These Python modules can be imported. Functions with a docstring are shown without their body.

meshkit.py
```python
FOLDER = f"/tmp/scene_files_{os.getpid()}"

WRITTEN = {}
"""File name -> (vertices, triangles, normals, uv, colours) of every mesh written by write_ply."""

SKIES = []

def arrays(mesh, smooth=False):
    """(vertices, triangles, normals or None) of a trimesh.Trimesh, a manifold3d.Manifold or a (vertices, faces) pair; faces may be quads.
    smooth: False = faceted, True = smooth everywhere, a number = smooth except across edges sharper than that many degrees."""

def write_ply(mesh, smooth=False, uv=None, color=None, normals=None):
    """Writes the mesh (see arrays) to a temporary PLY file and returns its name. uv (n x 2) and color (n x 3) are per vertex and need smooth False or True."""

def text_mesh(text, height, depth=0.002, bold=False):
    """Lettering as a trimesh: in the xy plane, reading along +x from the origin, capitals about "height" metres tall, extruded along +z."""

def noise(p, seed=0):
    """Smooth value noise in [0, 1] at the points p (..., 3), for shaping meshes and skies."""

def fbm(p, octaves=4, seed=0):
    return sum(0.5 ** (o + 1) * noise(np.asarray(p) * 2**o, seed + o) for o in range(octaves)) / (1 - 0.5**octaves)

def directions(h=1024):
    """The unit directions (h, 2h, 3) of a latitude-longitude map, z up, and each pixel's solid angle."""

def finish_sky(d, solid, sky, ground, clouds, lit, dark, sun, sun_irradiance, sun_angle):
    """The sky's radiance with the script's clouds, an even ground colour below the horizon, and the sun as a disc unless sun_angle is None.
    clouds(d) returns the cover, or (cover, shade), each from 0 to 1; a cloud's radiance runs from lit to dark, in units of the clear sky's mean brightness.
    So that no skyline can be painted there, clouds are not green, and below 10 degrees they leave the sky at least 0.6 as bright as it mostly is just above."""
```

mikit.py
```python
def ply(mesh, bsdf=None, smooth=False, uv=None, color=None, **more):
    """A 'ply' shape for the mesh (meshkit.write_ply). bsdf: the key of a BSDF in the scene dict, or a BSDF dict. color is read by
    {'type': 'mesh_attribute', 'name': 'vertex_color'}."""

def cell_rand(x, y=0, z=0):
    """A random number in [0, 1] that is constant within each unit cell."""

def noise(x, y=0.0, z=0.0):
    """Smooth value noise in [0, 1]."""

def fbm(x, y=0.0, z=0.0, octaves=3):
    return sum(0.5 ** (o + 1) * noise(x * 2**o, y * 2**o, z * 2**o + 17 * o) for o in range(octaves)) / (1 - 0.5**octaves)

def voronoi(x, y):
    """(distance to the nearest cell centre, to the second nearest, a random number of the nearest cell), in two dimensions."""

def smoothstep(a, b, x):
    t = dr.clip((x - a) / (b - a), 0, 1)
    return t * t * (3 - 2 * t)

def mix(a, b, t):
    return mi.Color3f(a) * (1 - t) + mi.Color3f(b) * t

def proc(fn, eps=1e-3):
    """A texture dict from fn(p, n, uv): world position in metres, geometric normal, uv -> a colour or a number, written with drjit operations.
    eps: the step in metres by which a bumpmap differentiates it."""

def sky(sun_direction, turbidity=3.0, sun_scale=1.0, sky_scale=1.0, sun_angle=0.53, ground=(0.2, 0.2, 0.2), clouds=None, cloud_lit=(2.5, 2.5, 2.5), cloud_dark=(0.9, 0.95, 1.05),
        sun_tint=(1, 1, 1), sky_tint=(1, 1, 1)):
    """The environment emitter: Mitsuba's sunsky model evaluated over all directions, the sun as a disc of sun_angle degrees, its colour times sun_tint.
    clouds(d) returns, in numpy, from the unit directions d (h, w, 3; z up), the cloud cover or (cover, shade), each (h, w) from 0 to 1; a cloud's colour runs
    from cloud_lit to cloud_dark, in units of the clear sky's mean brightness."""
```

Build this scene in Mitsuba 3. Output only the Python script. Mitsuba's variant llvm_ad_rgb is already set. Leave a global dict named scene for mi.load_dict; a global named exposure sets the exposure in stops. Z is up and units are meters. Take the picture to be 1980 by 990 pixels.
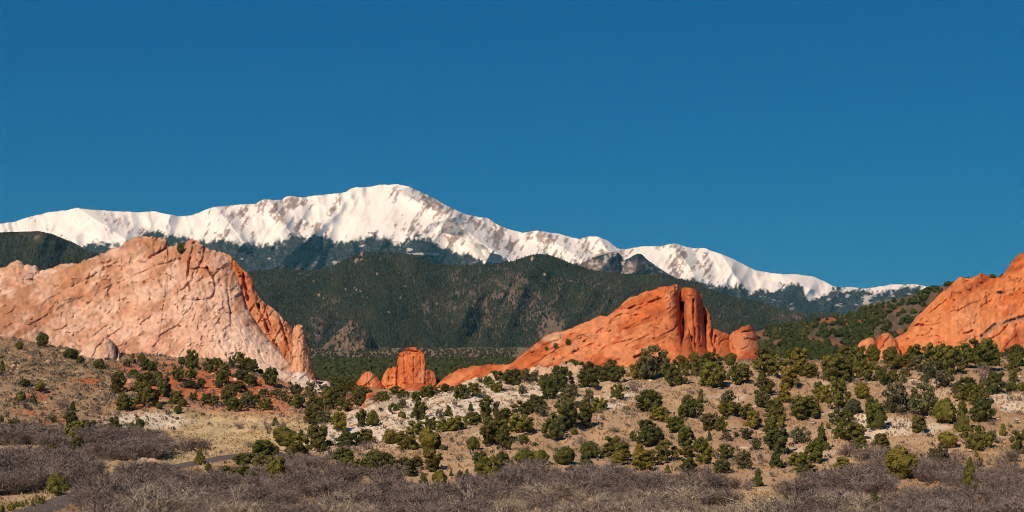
import math, random, numpy as np, trimesh, mitsuba as mi, mikit, meshkit
from scipy.interpolate import RBFInterpolator, RegularGridInterpolator
from scipy.ndimage import map_coordinates
T = mi.ScalarTransform4f
scene, labels = {}, {}
# ------------------------------------------------------------------ camera, sky, exposure
F, HOR, EYE = 3694.0, 800.0, 30.0            # focal length and horizon row in photo pixels, eye height
exposure = 1.6
scene['camera'] = {'type': 'perspective', 'fov': 2 * math.degrees(math.atan(990 / F)), 'fov_axis': 'x',
                   'principal_point_offset_y': -(HOR - 495) / 990, 'near_clip': 1.0, 'far_clip': 60000.0,
                   'to_world': T().look_at(origin=[0, 0, EYE], target=[0, 1, EYE], up=[0, 0, 1])}
scene['sky'] = mikit.sky([-0.44, -0.63, 0.64], turbidity=3.2, sun_tint=(1.0, 0.98, 0.96), sky_tint=(0.0, 0.285, 0.53), sky_scale=1.0)

rng = np.random.default_rng(7)
noise, fbm = meshkit.noise, meshkit.fbm


def P(px, py, D):
    px, py, D = np.broadcast_arrays(np.asarray(px, float), np.asarray(py, float), np.asarray(D, float))
    return np.stack([(px - 990) / F * D, D, EYE + (HOR - py) / F * D], -1)


def vcol(name, rough=None):
    scene[name] = {'type': 'twosided', 'bsdf': {'type': 'diffuse', 'reflectance': {'type': 'mesh_attribute', 'name': 'vertex_color'}}}


vcol('matte')
REF = 'matte'


def tag(key, label, cat=None, group=None, kind=None):
    labels[key] = {'label': label}
    if cat: labels[key]['category'] = cat
    if group: labels[key]['group'] = group
    if kind: labels[key]['kind'] = kind


def grid_faces(r, c):
    i = np.arange(r * c).reshape(r, c)
    a, b, d, e = i[:-1, :-1], i[:-1, 1:], i[1:, :-1], i[1:, 1:]
    return np.vstack([np.stack([a, b, e], -1).reshape(-1, 3), np.stack([a, e, d], -1).reshape(-1, 3)])


def lerp_pts(pts, x):
    pts = np.array(pts, float)
    return np.interp(x, pts[:, 0], pts[:, 1])


def sm(a, b, x):
    t = np.clip((x - a) / (b - a), 0, 1)
    return t * t * (3 - 2 * t)


def mixc(a, b, t):
    return np.asarray(a) * (1 - t[..., None]) + np.asarray(b) * t[..., None]


def n2(x, y, s, seed, octv=4):
    """fbm in two dimensions of points x, y with the feature size s"""
    return fbm(np.stack([x / s, y / s, np.zeros_like(x) + seed * 7.3], -1), octv, seed)


def ridged(x, y, s, seed, octv=4):
    out, amp, tot = 0, 1.0, 0
    for o in range(octv):
        n = noise(np.stack([x / s * 2**o, y / s * 2**o, np.zeros_like(x) + 3.1 * o], -1), seed + o)
        out = out + amp * (1 - np.abs(2 * n - 1)); tot += amp; amp *= 0.5
    return out / tot


def polydist(px, py, line):
    """distance in the facade plane to a polyline"""
    d = np.full(px.shape, 1e9)
    line = np.array(line, float)
    for a, b in zip(line[:-1], line[1:]):
        ab = b - a
        t = np.clip(((px - a[0]) * ab[0] + (py - a[1]) * ab[1]) / (ab @ ab + 1e-9), 0, 1)
        d = np.minimum(d, np.hypot(px - a[0] - t * ab[0], py - a[1] - t * ab[1]))
    return d


# ------------------------------------------------------------------ ground sheet
ctrl = []
for px in (-500, 0, 400, 800, 1200, 1600, 2000, 2500):
    ctrl += [(px, 255, 1075), (px, 310, 1008)]
def row(D, *pp): ctrl.extend((p, D, q) for p, q in pp)
row(365, (-400, 960), (0, 962), (300, 958), (700, 955), (1000, 955), (1300, 958), (1600, 962), (1900, 960), (2300, 960))
row(430, (-400, 905), (0, 908), (200, 905), (420, 893), (600, 885))
row(470, (-300, 868), (0, 868), (250, 868), (420, 870), (560, 858))
row(540, (-300, 815), (0, 815), (250, 818), (450, 818), (570, 805))
row(590, (-300, 752), (0, 750), (250, 758), (450, 772), (580, 778))
row(640, (-300, 695), (0, 700), (200, 712), (400, 715), (520, 735), (600, 757))
row(690, (-300, 640), (0, 648), (150, 688), (300, 692), (450, 692), (560, 722), (640, 755))
row(800, (-300, 640), (0, 640), (300, 680), (500, 690), (650, 748))
row(420, (800, 882), (1000, 874), (1250, 893), (1500, 895), (1750, 882), (2000, 874), (2300, 870))
row(465, (700, 842), (850, 828), (1000, 815), (1250, 815), (1500, 820), (1750, 807), (2000, 800), (2300, 800))
row(510, (690, 808), (850, 787), (1000, 772), (1250, 757), (1500, 757), (1750, 747), (2000, 742), (2300, 740))
row(555, (720, 784), (850, 757), (950, 746), (1080, 727), (1250, 710), (1400, 699), (1550, 697), (1700, 701), (1850, 693), (2000, 695), (2300, 690))
row(610, (760, 774), (900, 748), (1000, 733), (1130, 724), (1300, 704), (1500, 699), (1700, 706), (1900, 698), (2300, 690))
row(700, (760, 772), (900, 757), (1100, 732), (1300, 717), (1500, 712), (1700, 707), (2000, 692), (2300, 690))
row(860, (600, 754), (750, 757), (900, 754), (1100, 742), (1400, 722), (1700, 702), (2000, 692))
for px in (-500, 0, 500, 900, 1300): row(1000, (px, 746))
row(1000, (1500, 722), (1800, 705), (2300, 695))
for px in (-500, 200, 900, 1500, 2300): row(1300, (px, 726)); row(2000, (px, 707)); row(3000, (px, 690)); row(3800, (px, 678)); row(5200, (px, 668))
ctrl = np.array(ctrl, float)
key = lambda p, D: np.stack([np.asarray(p) / 220.0, np.log(np.asarray(D) / 255.0) / 0.1], -1)
rbf = RBFInterpolator(key(ctrl[:, 0], ctrl[:, 1]), ctrl[:, 2], kernel='linear', smoothing=0.02)
GP = np.linspace(-420, 2400, 740)
GD = np.concatenate([np.linspace(250, 720, 330), np.geomspace(722, 5200, 90)])
cp, cd = np.linspace(-420, 2400, 150), np.geomspace(250, 5200, 160)
A, B = np.meshgrid(cp, cd)
coarse = rbf(key(A.ravel(), B.ravel())).reshape(A.shape)
from scipy.ndimage import gaussian_filter
coarse = gaussian_filter(coarse, [1.2, 2.0])
gp, gd = np.meshgrid(GP, GD)
py = map_coordinates(coarse, [np.interp(gd, cd, np.arange(160)), np.interp(gp, cp, np.arange(150))], order=1)
gv = P(gp, py, gd)
X, Y = gv[..., 0], gv[..., 1]
gv[..., 2] -= sm(.62, .86, ridged(X + 12 * n2(X, Y, 30, 8, 2), Y * .22, 11, 9, 3)) * .8 * sm(400, 450, Y) * sm(720, 660, Y)
gv[..., 2] += (n2(X, Y, 22, 3) - .5) * 2.2 * sm(3000, 500, Y) + (n2(X, Y, 5, 4, 3) - .5) * 0.7 * sm(1500, 500, Y)


def ground_z(x, y):
    x, y = np.broadcast_arrays(np.atleast_1d(np.asarray(x, float)), np.atleast_1d(np.asarray(y, float)))
    p = 990 + x / y * F
    return map_coordinates(gv[..., 2], [np.interp(y, GD, np.arange(len(GD))), (p + 420) / 2820 * 739], order=1)


def cast(px, py, dmin=255.0, dmax=700.0):
    """the first point of the ground on the ray through a photo pixel"""
    D = np.arange(dmin, dmax, 0.5)
    row_ = HOR - (ground_z((px - 990) / F * D, D) - EYE) / D * F
    hit = np.nonzero(row_ <= py)[0]
    d = D[hit[0]] if len(hit) else D[np.argmin(row_[D < 660])]
    x = (px - 990) / F * d
    return np.array([x, d, float(ground_z(x, d)[0])])


# the road: its bed is levelled into the ground before the sheet is meshed
road_px = [(-20, 1012), (55, 993), (105, 975), (160, 954), (210, 936), (260, 920), (310, 909), (350, 901), (390, 893), (425, 886), (455, 881), (490, 876), (540, 871), (600, 868)]
rp = np.array([cast(*q) for q in road_px])
tt = np.linspace(0, len(rp) - 1, 160)
rc = np.stack([gaussian_filter(np.interp(tt, np.arange(len(rp)), rp[:, k]), 6) for k in range(3)], -1)
rd = np.full(X.shape, 1e9); rz = np.zeros(X.shape)
near = (Y > 270) & (Y < 520) & (X < 0)
idx = np.nonzero(near)
dd = np.hypot(X[near][:, None] - rc[None, :, 0], Y[near][:, None] - rc[None, :, 1])
rd[idx] = dd.min(1); rz[idx] = rc[dd.argmin(1), 2]
w = sm(11, 5, rd)
gv[..., 2] = gv[..., 2] * (1 - w) + (rz - 0.12) * w
py = HOR - (gv[..., 2] - EYE) / gv[..., 1] * F


def zone(px, q, cx, cy, rx, ry, ang=0.0, soft=0.5):
    """soft-edged ground zone round a place"""
    c, s = math.cos(math.radians(ang)), math.sin(math.radians(ang))
    u, v = ((px - cx) * c + (q - cy) * s) / rx, (-(px - cx) * s + (q - cy) * c) / ry
    return sm(1 + soft, 1 - soft, np.hypot(u, v))


big, mid, fine = n2(X, Y, 40, 11), n2(X, Y, 9, 12), n2(X, Y, 2.2, 13, 3)
TAN, STRAW, RED, WHITE, BROWN, PALE = (.46, .315, .205), (.55, .435, .265), (.52, .155, .068), (.70, .62, .53), (.27, .19, .135), (.56, .405, .265)
col = mixc(TAN, BROWN, sm(.42, .7, mid) * .45)
col = mixc(col, PALE, sm(.5, .75, big) * .55)
col = mixc(col, (.34, .19, .11), sm(.52, .7, n2(X, Y, 30, 15)) * sm(1300, 1500, gp) * .7)
col = mixc(col, (.27, .19, .125), zone(gp, py, 110, 740, 300, 90) * .65 * sm(.2, .5, mid))
m = zone(gp, py, 470, 835, 190, 36, 3) + zone(gp, py, 340, 890, 120, 25, -20) + zone(gp, py, 40, 868, 70, 12) + zone(gp, py, 215, 915, 60, 30) + zone(gp, py, 60, 970, 120, 16, -15) + zone(gp, py, 1470, 965, 90, 20)
col = mixc(col, STRAW, np.clip(m, 0, 1) * sm(.1, .35, mid + .2))
m = zone(gp, py, 430, 750, 170, 42, 8) * sm(.22, .42, mid + .12 * fine) + zone(gp, py, 265, 765, 45, 30) * sm(.4, .5, mid) + zone(gp, py, 690, 775, 60, 30) * .9
m += zone(gp, py, 1560, 690, 190, 18) * sm(.42, .55, mid) * .8 + zone(gp, py, 70, 800, 60, 40) * sm(.56, .64, mid) + zone(gp, py, 190, 725, 80, 30) * sm(.58, .64, mid)
col = mixc(col, RED, np.clip(m, 0, 1) * .9)
m = zone(gp, py, 800, 800, 190, 45, -15) * sm(.32, .48, mid + .15 * fine) + zone(gp, py, 1030, 750, 120, 25, -10) * sm(.4, .5, mid) + zone(gp, py, 280, 815, 75, 16) * sm(.3, .45, mid) + zone(gp, py, 1150, 780, 90, 20, -15) * sm(.45, .55, mid)
m += sm(.58, .68, n2(X, Y, 14, 16)) * zone(gp, py, 1700, 810, 400, 70) * .7
col = mixc(col, WHITE, np.clip(m * 1.2, 0, 1) * .95)
col = mixc(col, (.17, .125, .10), np.clip(zone(gp, py, 1000, 985, 1200, 60) * sm(380, 330, Y) + zone(gp, py, 150, 870, 200, 50) * .6, 0, 1) * .8)
# beyond the near hills: scrub brown valley under dark woodland
far = sm(760, 1100, Y)
vc = mixc((.10, .085, .055), (.16, .125, .095), sm(.35, .65, n2(X, Y, 60, 18)))
vc = mixc(vc, (.20, .155, .115), sm(2350, 2700, Y + 500 * (n2(X, Y, 200, 19) - .5)))
col = mixc(col, vc, far)
col *= (0.82 + 0.36 * fine)[..., None]
scene['ground'] = mikit.ply((gv.reshape(-1, 3), grid_faces(*gp.shape)), REF, True, color=col.reshape(-1, 3))
tag('ground', 'tan grassy hillsides and valley floor with red and white bare soil', kind='structure')

# road strip
tg = np.gradient(rc[:, :2], axis=0); tg /= np.linalg.norm(tg, axis=1, keepdims=True)
nr = np.stack([-tg[:, 1], tg[:, 0]], 1)
ws = np.array([-3.6, -3.3, -1.2, 1.2, 3.3, 3.6]); zs = np.array([-.35, 0.02, .06, .06, .02, -.35])
rv = np.concatenate([rc[:, None, :2] + nr[:, None] * ws[None, :, None], np.broadcast_to((rc[:, 2:3] + zs[None])[..., None], (160, 6, 1))], -1)
rcol = np.array([.135, .115, .12]) * (0.85 + .3 * n2(rv[..., 0], rv[..., 1], 3, 40, 3))[..., None]
scene['road'] = mikit.ply((rv.reshape(-1, 3), grid_faces(160, 6)), REF, True, color=rcol.reshape(-1, 3))
tag('road', 'narrow grey asphalt road curving through the straw meadow', kind='structure')


# ------------------------------------------------------------------ lofted hills and rocks
def loft(key, top, base, Dtop, Dbase, relief, color, pitch=1.6, rows=None, jag=1.0, jags=14.0, back=(10.0, 18), pw=1.0, seed=0, rnd=0.0, smooth=14.0, blocky=0.0):
    """A solid with the crest 'top' and the foot 'base' (both given along the front in photo pixels at their own distances), leaning from Dbase to Dtop;
    relief(px, py, X, Z, t) moves its face in and out in metres; behind the crest it falls away by 'back' metres."""
    top, base = np.array(top, float), np.array(base, float)
    x = np.arange(top[0, 0], top[-1, 0] + pitch * .5, pitch)
    yt, yb = lerp_pts(top, x), lerp_pts(base, x)
    yt = yt + (n2(x, x * 0, jags, seed + 50, 4) - .5) * 2 * jag + (noise(np.stack([x / jags * 3.7, x * 0, x * 0], -1), seed + 60) - .5) * jag * .8
    if blocky:
        st_ = noise(np.stack([x / 7.0, x * 0, x * 0], -1), seed + 61); s2 = noise(np.stack([x / 3.1, x * 0 + 5, x * 0], -1), seed + 62)
        yt = yt + (np.round(st_ * 5) / 5 - .5) * 2.6 * blocky + (np.round(s2 * 3) / 3 - .5) * 1.8 * blocky
    yb = np.maximum(yb, yt + .5)
    rows = rows or int(np.clip((yb - yt).max() / 1.5, 20, 260))
    t = np.linspace(0, 1, rows)[:, None]
    t = t + 0 * x[None]
    Dt = np.interp(x, *np.array(Dtop, float).T) if np.ndim(Dtop) else np.full(len(x), float(Dtop))
    Db = np.interp(x, *np.array(Dbase, float).T) if np.ndim(Dbase) else np.full(len(x), float(Dbase))
    px_ = np.broadcast_to(x, t.shape)
    py_ = yb + (yt - yb) * t
    yts = np.minimum(gaussian_filter(lerp_pts(top, x), smooth / pitch, mode='nearest'), yb - 2) if smooth else yt
    ts = np.clip((yb - py_) / (yb - yts), 0, 1.25)
    D = Db + (Dt - Db) * ts ** pw
    Dm = float(np.mean(Dt))
    Xw, Zw = (px_ - 990) / F * Dm, (HOR - py_) / F * Dm
    D = D + relief(px_, py_, Xw, Zw, t)
    if rnd: D = D + rnd * sm(.85, 1.0, t) ** 2
    v = P(px_, py_, D)
    c = color(px_, py_, Xw, Zw, t)
    nb, depth = back[1], back[0]
    s = np.linspace(0, 1, nb + 1)[1:, None]
    crest, foot = v[-1], P(x, yb, D[0])
    bv = np.empty((nb, len(x), 3))
    bv[..., 0] = crest[:, 0]; bv[..., 1] = crest[:, 1] + depth * s ** .7
    bv[..., 2] = crest[:, 2] * (1 - s ** 1.4) + (np.minimum(foot[:, 2], crest[:, 2]) - .02 * depth) * s ** 1.4
    v = np.concatenate([v, bv]); c = np.concatenate([c, np.broadcast_to(c[-1], bv.shape)])
    scene[key] = mikit.ply((v.reshape(-1, 3), grid_faces(*v.shape[:2])), REF, True, color=c.reshape(-1, 3))
    return v


def flatline(a, b, y): return [(a, y), (b, y)]


# ------------------------------------------------------------------ the snow mountain
SNOW, ROCK, ROCKD, FOR, FORD = (.85, .86, .87), (.31, .24, .22), (.20, .16, .16), (.026, .036, .042), (.017, .027, .034)
snow_top = [(-300, 470), (-100, 447), (0, 432), (30, 428), (55, 420), (90, 411), (125, 406), (150, 402), (185, 405), (225, 408), (262, 410), (300, 409), (325, 414), (345, 418), (370, 416), (390, 408), (412, 400), (445, 397), (480, 394), (495, 394), (508, 386), (518, 385), (530, 386), (545, 386), (553, 380), (565, 378), (575, 380), (590, 381), (610, 378), (640, 375), (660, 373), (668, 371), (677, 365), (690, 361), (700, 363), (715, 361), (735, 357), (768, 356), (790, 360), (812, 370), (838, 382), (858, 394), (880, 405), (900, 414), (925, 419), (942, 421), (965, 435), (985, 443), (1010, 450), (1025, 448), (1040, 445), (1060, 449), (1085, 452), (1105, 460), (1120, 462), (1140, 457), (1155, 457), (1175, 465), (1195, 480), (1210, 482), (1240, 476), (1275, 476), (1300, 471), (1310, 471), (1325, 477), (1345, 480), (1360, 479), (1395, 491), (1430, 507), (1460, 522), (1490, 528), (1510, 530), (1540, 530), (1570, 534), (1590, 542), (1610, 552), (1630, 556), (1640, 555), (1665, 557), (1675, 558), (1700, 554), (1725, 550), (1770, 549), (1785, 553), (1850, 560), (2000, 575), (2300, 590)]
treeline = [(-300, 480), (0, 470), (160, 474), (185, 466), (205, 476), (235, 476), (250, 466), (280, 452), (305, 446), (330, 452), (365, 462), (400, 464), (430, 468), (470, 469), (500, 468), (540, 471), (560, 466), (580, 458), (600, 455), (615, 456), (640, 466), (660, 472), (690, 463), (720, 458), (745, 460), (770, 474), (800, 460), (830, 468), (860, 478), (880, 485), (920, 500), (950, 506), (990, 509), (1020, 512), (1120, 512), (1160, 524), (1220, 524), (1255, 520), (1290, 538), (1340, 546), (1370, 547), (1410, 554), (1480, 559), (1500, 560), (1522, 548), (1545, 550), (1560, 569), (1590, 567), (1615, 560), (1640, 557), (1680, 559), (1720, 560), (1750, 552), (1785, 556), (2300, 595)]
# bare ground in the snow: (px, py, half length, half width, angle, strength)
bare = [(450, 420, 40, 28, 0, .55), (520, 402, 36, 16, 15, .95), (568, 392, 32, 13, 0, 1.0), (648, 405, 36, 9, -62, 1.0), (600, 440, 60, 12, 15, .5), (770, 378, 26, 14, 20, .55), (845, 400, 60, 13, 38, 1.0), (905, 424, 42, 11, 30, .95), (975, 462, 46, 20, 40, 1.25), (1050, 462, 50, 12, 15, .75), (1150, 480, 50, 20, 20, .8), (1110, 500, 70, 18, 20, .85),
        (1320, 500, 22, 44, 28, 1.15), (1365, 515, 12, 32, -12, .9), (1290, 476, 30, 7, 0, .9), (800, 445, 80, 16, -15, .6), (870, 450, 60, 25, 35, .55), (1215, 500, 40, 18, 30, .55), (90, 440, 60, 5, 30, .25), (250, 440, 50, 12, 25, .45), (420, 455, 60, 14, 0, .55), (1180, 462, 25, 7, 25, .7)]
spurs = [([(700, 362), (672, 385), (640, 420), (620, 440)], 26, 90), ([(790, 362), (850, 402), (930, 470), (1000, 512)], 34, 520), ([(150, 402), (210, 440), (260, 475)], 34, 300), ([(412, 400), (450, 440), (470, 470)], 24, 300), ([(518, 386), (545, 420), (560, 450)], 20, 300), ([(880, 420), (800, 440), (740, 460)], 22, 260), ([(1040, 446), (1090, 480), (1150, 515)], 24, 260), ([(1155, 458), (1180, 490), (1190, 520)], 22, 260), ([(1300, 472), (1330, 510), (1345, 545)], 22, 300), ([(1395, 492), (1420, 530), (1440, 556)], 24, 260), ([(1510, 530), (1540, 545), (1570, 560)], 20, 200), ([(330, 416), (320, 440)], 22, 200), ([(600, 458), (560, 490), (530, 520)], 26, 300), ([(800, 460), (840, 490)], 24, 240)]


def snow_relief(px, py, X, Z, t):
    d = (ridged(px + .55 * py, py * .35, 70, 21, 3) - .55) * -470 * (.35 + .65 * sm(0, .25, 1 - t))
    d += (ridged(px - .3 * py, py * .5, 24, 31, 2) - .55) * -120
    for line, wd, amp in spurs:
        d -= amp * np.maximum(0, 1 - polydist(px, py, line) / wd) ** 1.3
    # the smooth bowl under the summit
    bowl = zone(px, py, 755, 420, 90, 55, 0)
    return d * (1 - .62 * bowl)


def snow_color(px, py, X, Z, t):
    tl = np.interp(px, *np.array(treeline).T)
    n = n2(px, py, 26, 61, 5); nf = n2(px, py * .8, 4.5, 62, 3); ns = n2(px + .7 * py, (py - .7 * px) * .28, 6, 63, 4)
    gul = ridged(px + .35 * py, py * .25, 30, 64, 4)
    b = np.zeros(px.shape)
    for (cx, cy, a, w_, ang, s) in bare:
        b = np.maximum(b, zone(px, py, cx, cy, a, w_, ang, .75) * s)
    e = b * .39 + (ns - .5) * 1.25 + (nf - .5) * 1.1 + (gul - .6) * .35
    rock = sm(.27, .42, e) * sm(.02, .2, b)
    c = mixc(SNOW, (.70, .66, .64), sm(.5, .62, ns) * sm(.4, .6, n) * .5)
    c = mixc(c, ROCK, rock * .8)
    c = mixc(c, ROCKD, sm(.50, .62, e) * .7)
    # trees thin out upwards, with snow between the highest
    f = (py - tl) / 16 + (n - .5) * 1.8 + (nf - .5) * 1.9 + (gul - .6) * 1.0
    fm = sm(-.25, .35, f)
    fc = mixc(FOR, FORD, sm(.4, .6, nf))
    spots = sm(.66, .72, n2(px, py * 2.2, 18, 66, 4)) * sm(75, 20, py - tl) * sm(4, 14, py - tl)
    fc = mixc(fc, (.62, .61, .61), spots * .75)
    fc = mixc(fc, (.21, .20, .20), sm(.55, .75, n2(px, py * 1.6, 3.2, 67, 2)) * sm(90, 30, py - tl) * .35 * sm(.4, .6, n2(px, py, 50, 68, 3)))
    c = mixc(c, fc, fm)
    r = zone(px, py, 1700, 592, 40, 10, -12) * sm(.4, .5, nf)
    return mixc(c, (.20, .15, .12), r * .8)


loft('snow_mountain', snow_top, flatline(-300, 2300, 640), 15500, 12800, snow_relief, snow_color, pitch=1.8, rows=190, jag=1.2, jags=16, back=(5000, 6), pw=.85, seed=1)
tag('snow_mountain', 'snow covered summit with bare rock ribs above dark forested lower slopes', kind='structure')


# two nearer grey wooded cones under the snow, right of the middle
def cone_color(px, py, X, Z, t):
    nf, n = n2(px, py, 5, 72, 3), n2(px, py, 22, 73, 3)
    c = mixc((.035, .042, .044), (.028, .034, .036), sm(.4, .6, nf))
    c = mixc(c, (.26, .19, .165), np.clip(zone(px, py, 1155, 517, 30, 13, 15) + zone(px, py, 1215, 520, 26, 11, -25) * .8, 0, 1) * sm(.35, .5, nf + .1) * .8)
    return mixc(c, (.62, .61, .6), sm(.50, .60, nf) * sm(.32, .55, n) * .65)


loft('wooded_spur', [(1095, 535), (1125, 508), (1150, 497), (1175, 490), (1193, 486), (1200, 493), (1208, 503), (1218, 498), (1232, 491), (1240, 491), (1252, 502), (1270, 515), (1295, 531), (1320, 545)],
     flatline(1095, 1320, 575), 11500, 10200, lambda px, py, X, Z, t: (ridged(px, py * .5, 40, 70, 4) - .55) * -350 - 500 * np.maximum(0, 1 - polydist(px, py, [(1196, 488), (1150, 530), (1130, 560)]) / 30) - 500 * np.maximum(0, 1 - polydist(px, py, [(1236, 492), (1225, 530), (1215, 560)]) / 30),
     cone_color, pitch=2.0, rows=50, jag=.8, back=(1500, 5), seed=5)
tag('wooded_spur', 'twin grey wooded cones below the snow with a bare scree face', kind='structure')


# ------------------------------------------------------------------ forested mountains in front
CONES = []   # (x, y, z, radius, height, colour)


def forest_on(v, color_ok, n, hgt, seed, tone=((.026, .038, .030), (.046, .052, .038))):
    """tree positions spread evenly over the face of a lofted hill as seen along its surface"""
    r = np.random.default_rng(seed)
    nr, nc = v.shape[:2]
    i, j = r.random(n) * (nr - 2), r.random(n) * (nc - 2)
    p = np.stack([map_coordinates(v[..., k], [i, j], order=1) for k in range(3)], -1)
    px = 990 + p[:, 0] / p[:, 1] * F; q = HOR - (p[:, 2] - EYE) / p[:, 1] * F
    keep = r.random(n) < color_ok(px, q)
    p, px, q = p[keep], px[keep], q[keep]
    k = len(p)
    h = hgt * (.55 + .8 * r.random(k)); rad = h * (.24 + .14 * r.random(k))
    mixv = np.clip((n2(px, q, 34, seed + 3, 4) - .5) * 3.2 + .4 + r.normal(0, .22, k), 0, 1)
    c = mixc(tone[0], tone[1], mixv) * (.7 + .6 * r.random(k))[:, None]
    return p, rad, h, c


def cone_mesh(key, p, rad, h, c, sides=5, seed=0, round_=False):
    r = np.random.default_rng(seed)
    k = len(p)
    a = np.arange(sides) * 2 * np.pi / sides + r.random((k, 1)) * 6
    if not round_:
        rr = rad[:, None] * (.8 + .4 * r.random((k, sides)))
        ring = np.stack([p[:, None, 0] + rr * np.cos(a), p[:, None, 1] + rr * np.sin(a), np.repeat(p[:, 2:3] - .05 * h[:, None], sides, 1) + 0 * rr], -1)
        tip = p + np.stack([0 * h, 0 * h, h], -1)
        v = np.concatenate([ring, tip[:, None]], 1)
        i = np.arange(sides)
        f = np.stack([i, (i + 1) % sides, i * 0 + sides], 1)
    else:
        rings = []
        for frac, w_ in ((0.0, .55), (.38, 1.0), (.78, .62)):
            rr = rad[:, None] * w_ * (.7 + .6 * r.random((k, sides)))
            rings.append(np.stack([p[:, None, 0] + rr * np.cos(a + frac), p[:, None, 1] + rr * np.sin(a + frac), p[:, None, 2] + h[:, None] * (frac + .14 * (r.random((k, sides)) - .5)) + 0 * rr], -1))
        tip = p + np.stack([rad * .3 * r.normal(0, 1, k), 0 * h, h], -1)
        v = np.concatenate(rings + [tip[:, None]], 1)
        i = np.arange(sides); jn = (i + 1) % sides
        f = np.vstack([np.vstack([np.stack([o + i, o + jn, o + sides + jn], 1), np.stack([o + i, o + sides + jn, o + sides + i], 1)]) for o in (0, sides)] + [np.stack([2 * sides + i, 2 * sides + jn, i * 0 + 3 * sides], 1)])
    nv = v.shape[1]
    fs = (f[None] + (np.arange(k) * nv)[:, None, None]).reshape(-1, 3)
    cc = np.repeat(c[:, None], nv, 1) * (.85 + .3 * r.random((k, nv, 1)))
    scene[key] = mikit.ply((v.reshape(-1, 3), fs), REF, False, color=cc.reshape(-1, 3))


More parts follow.
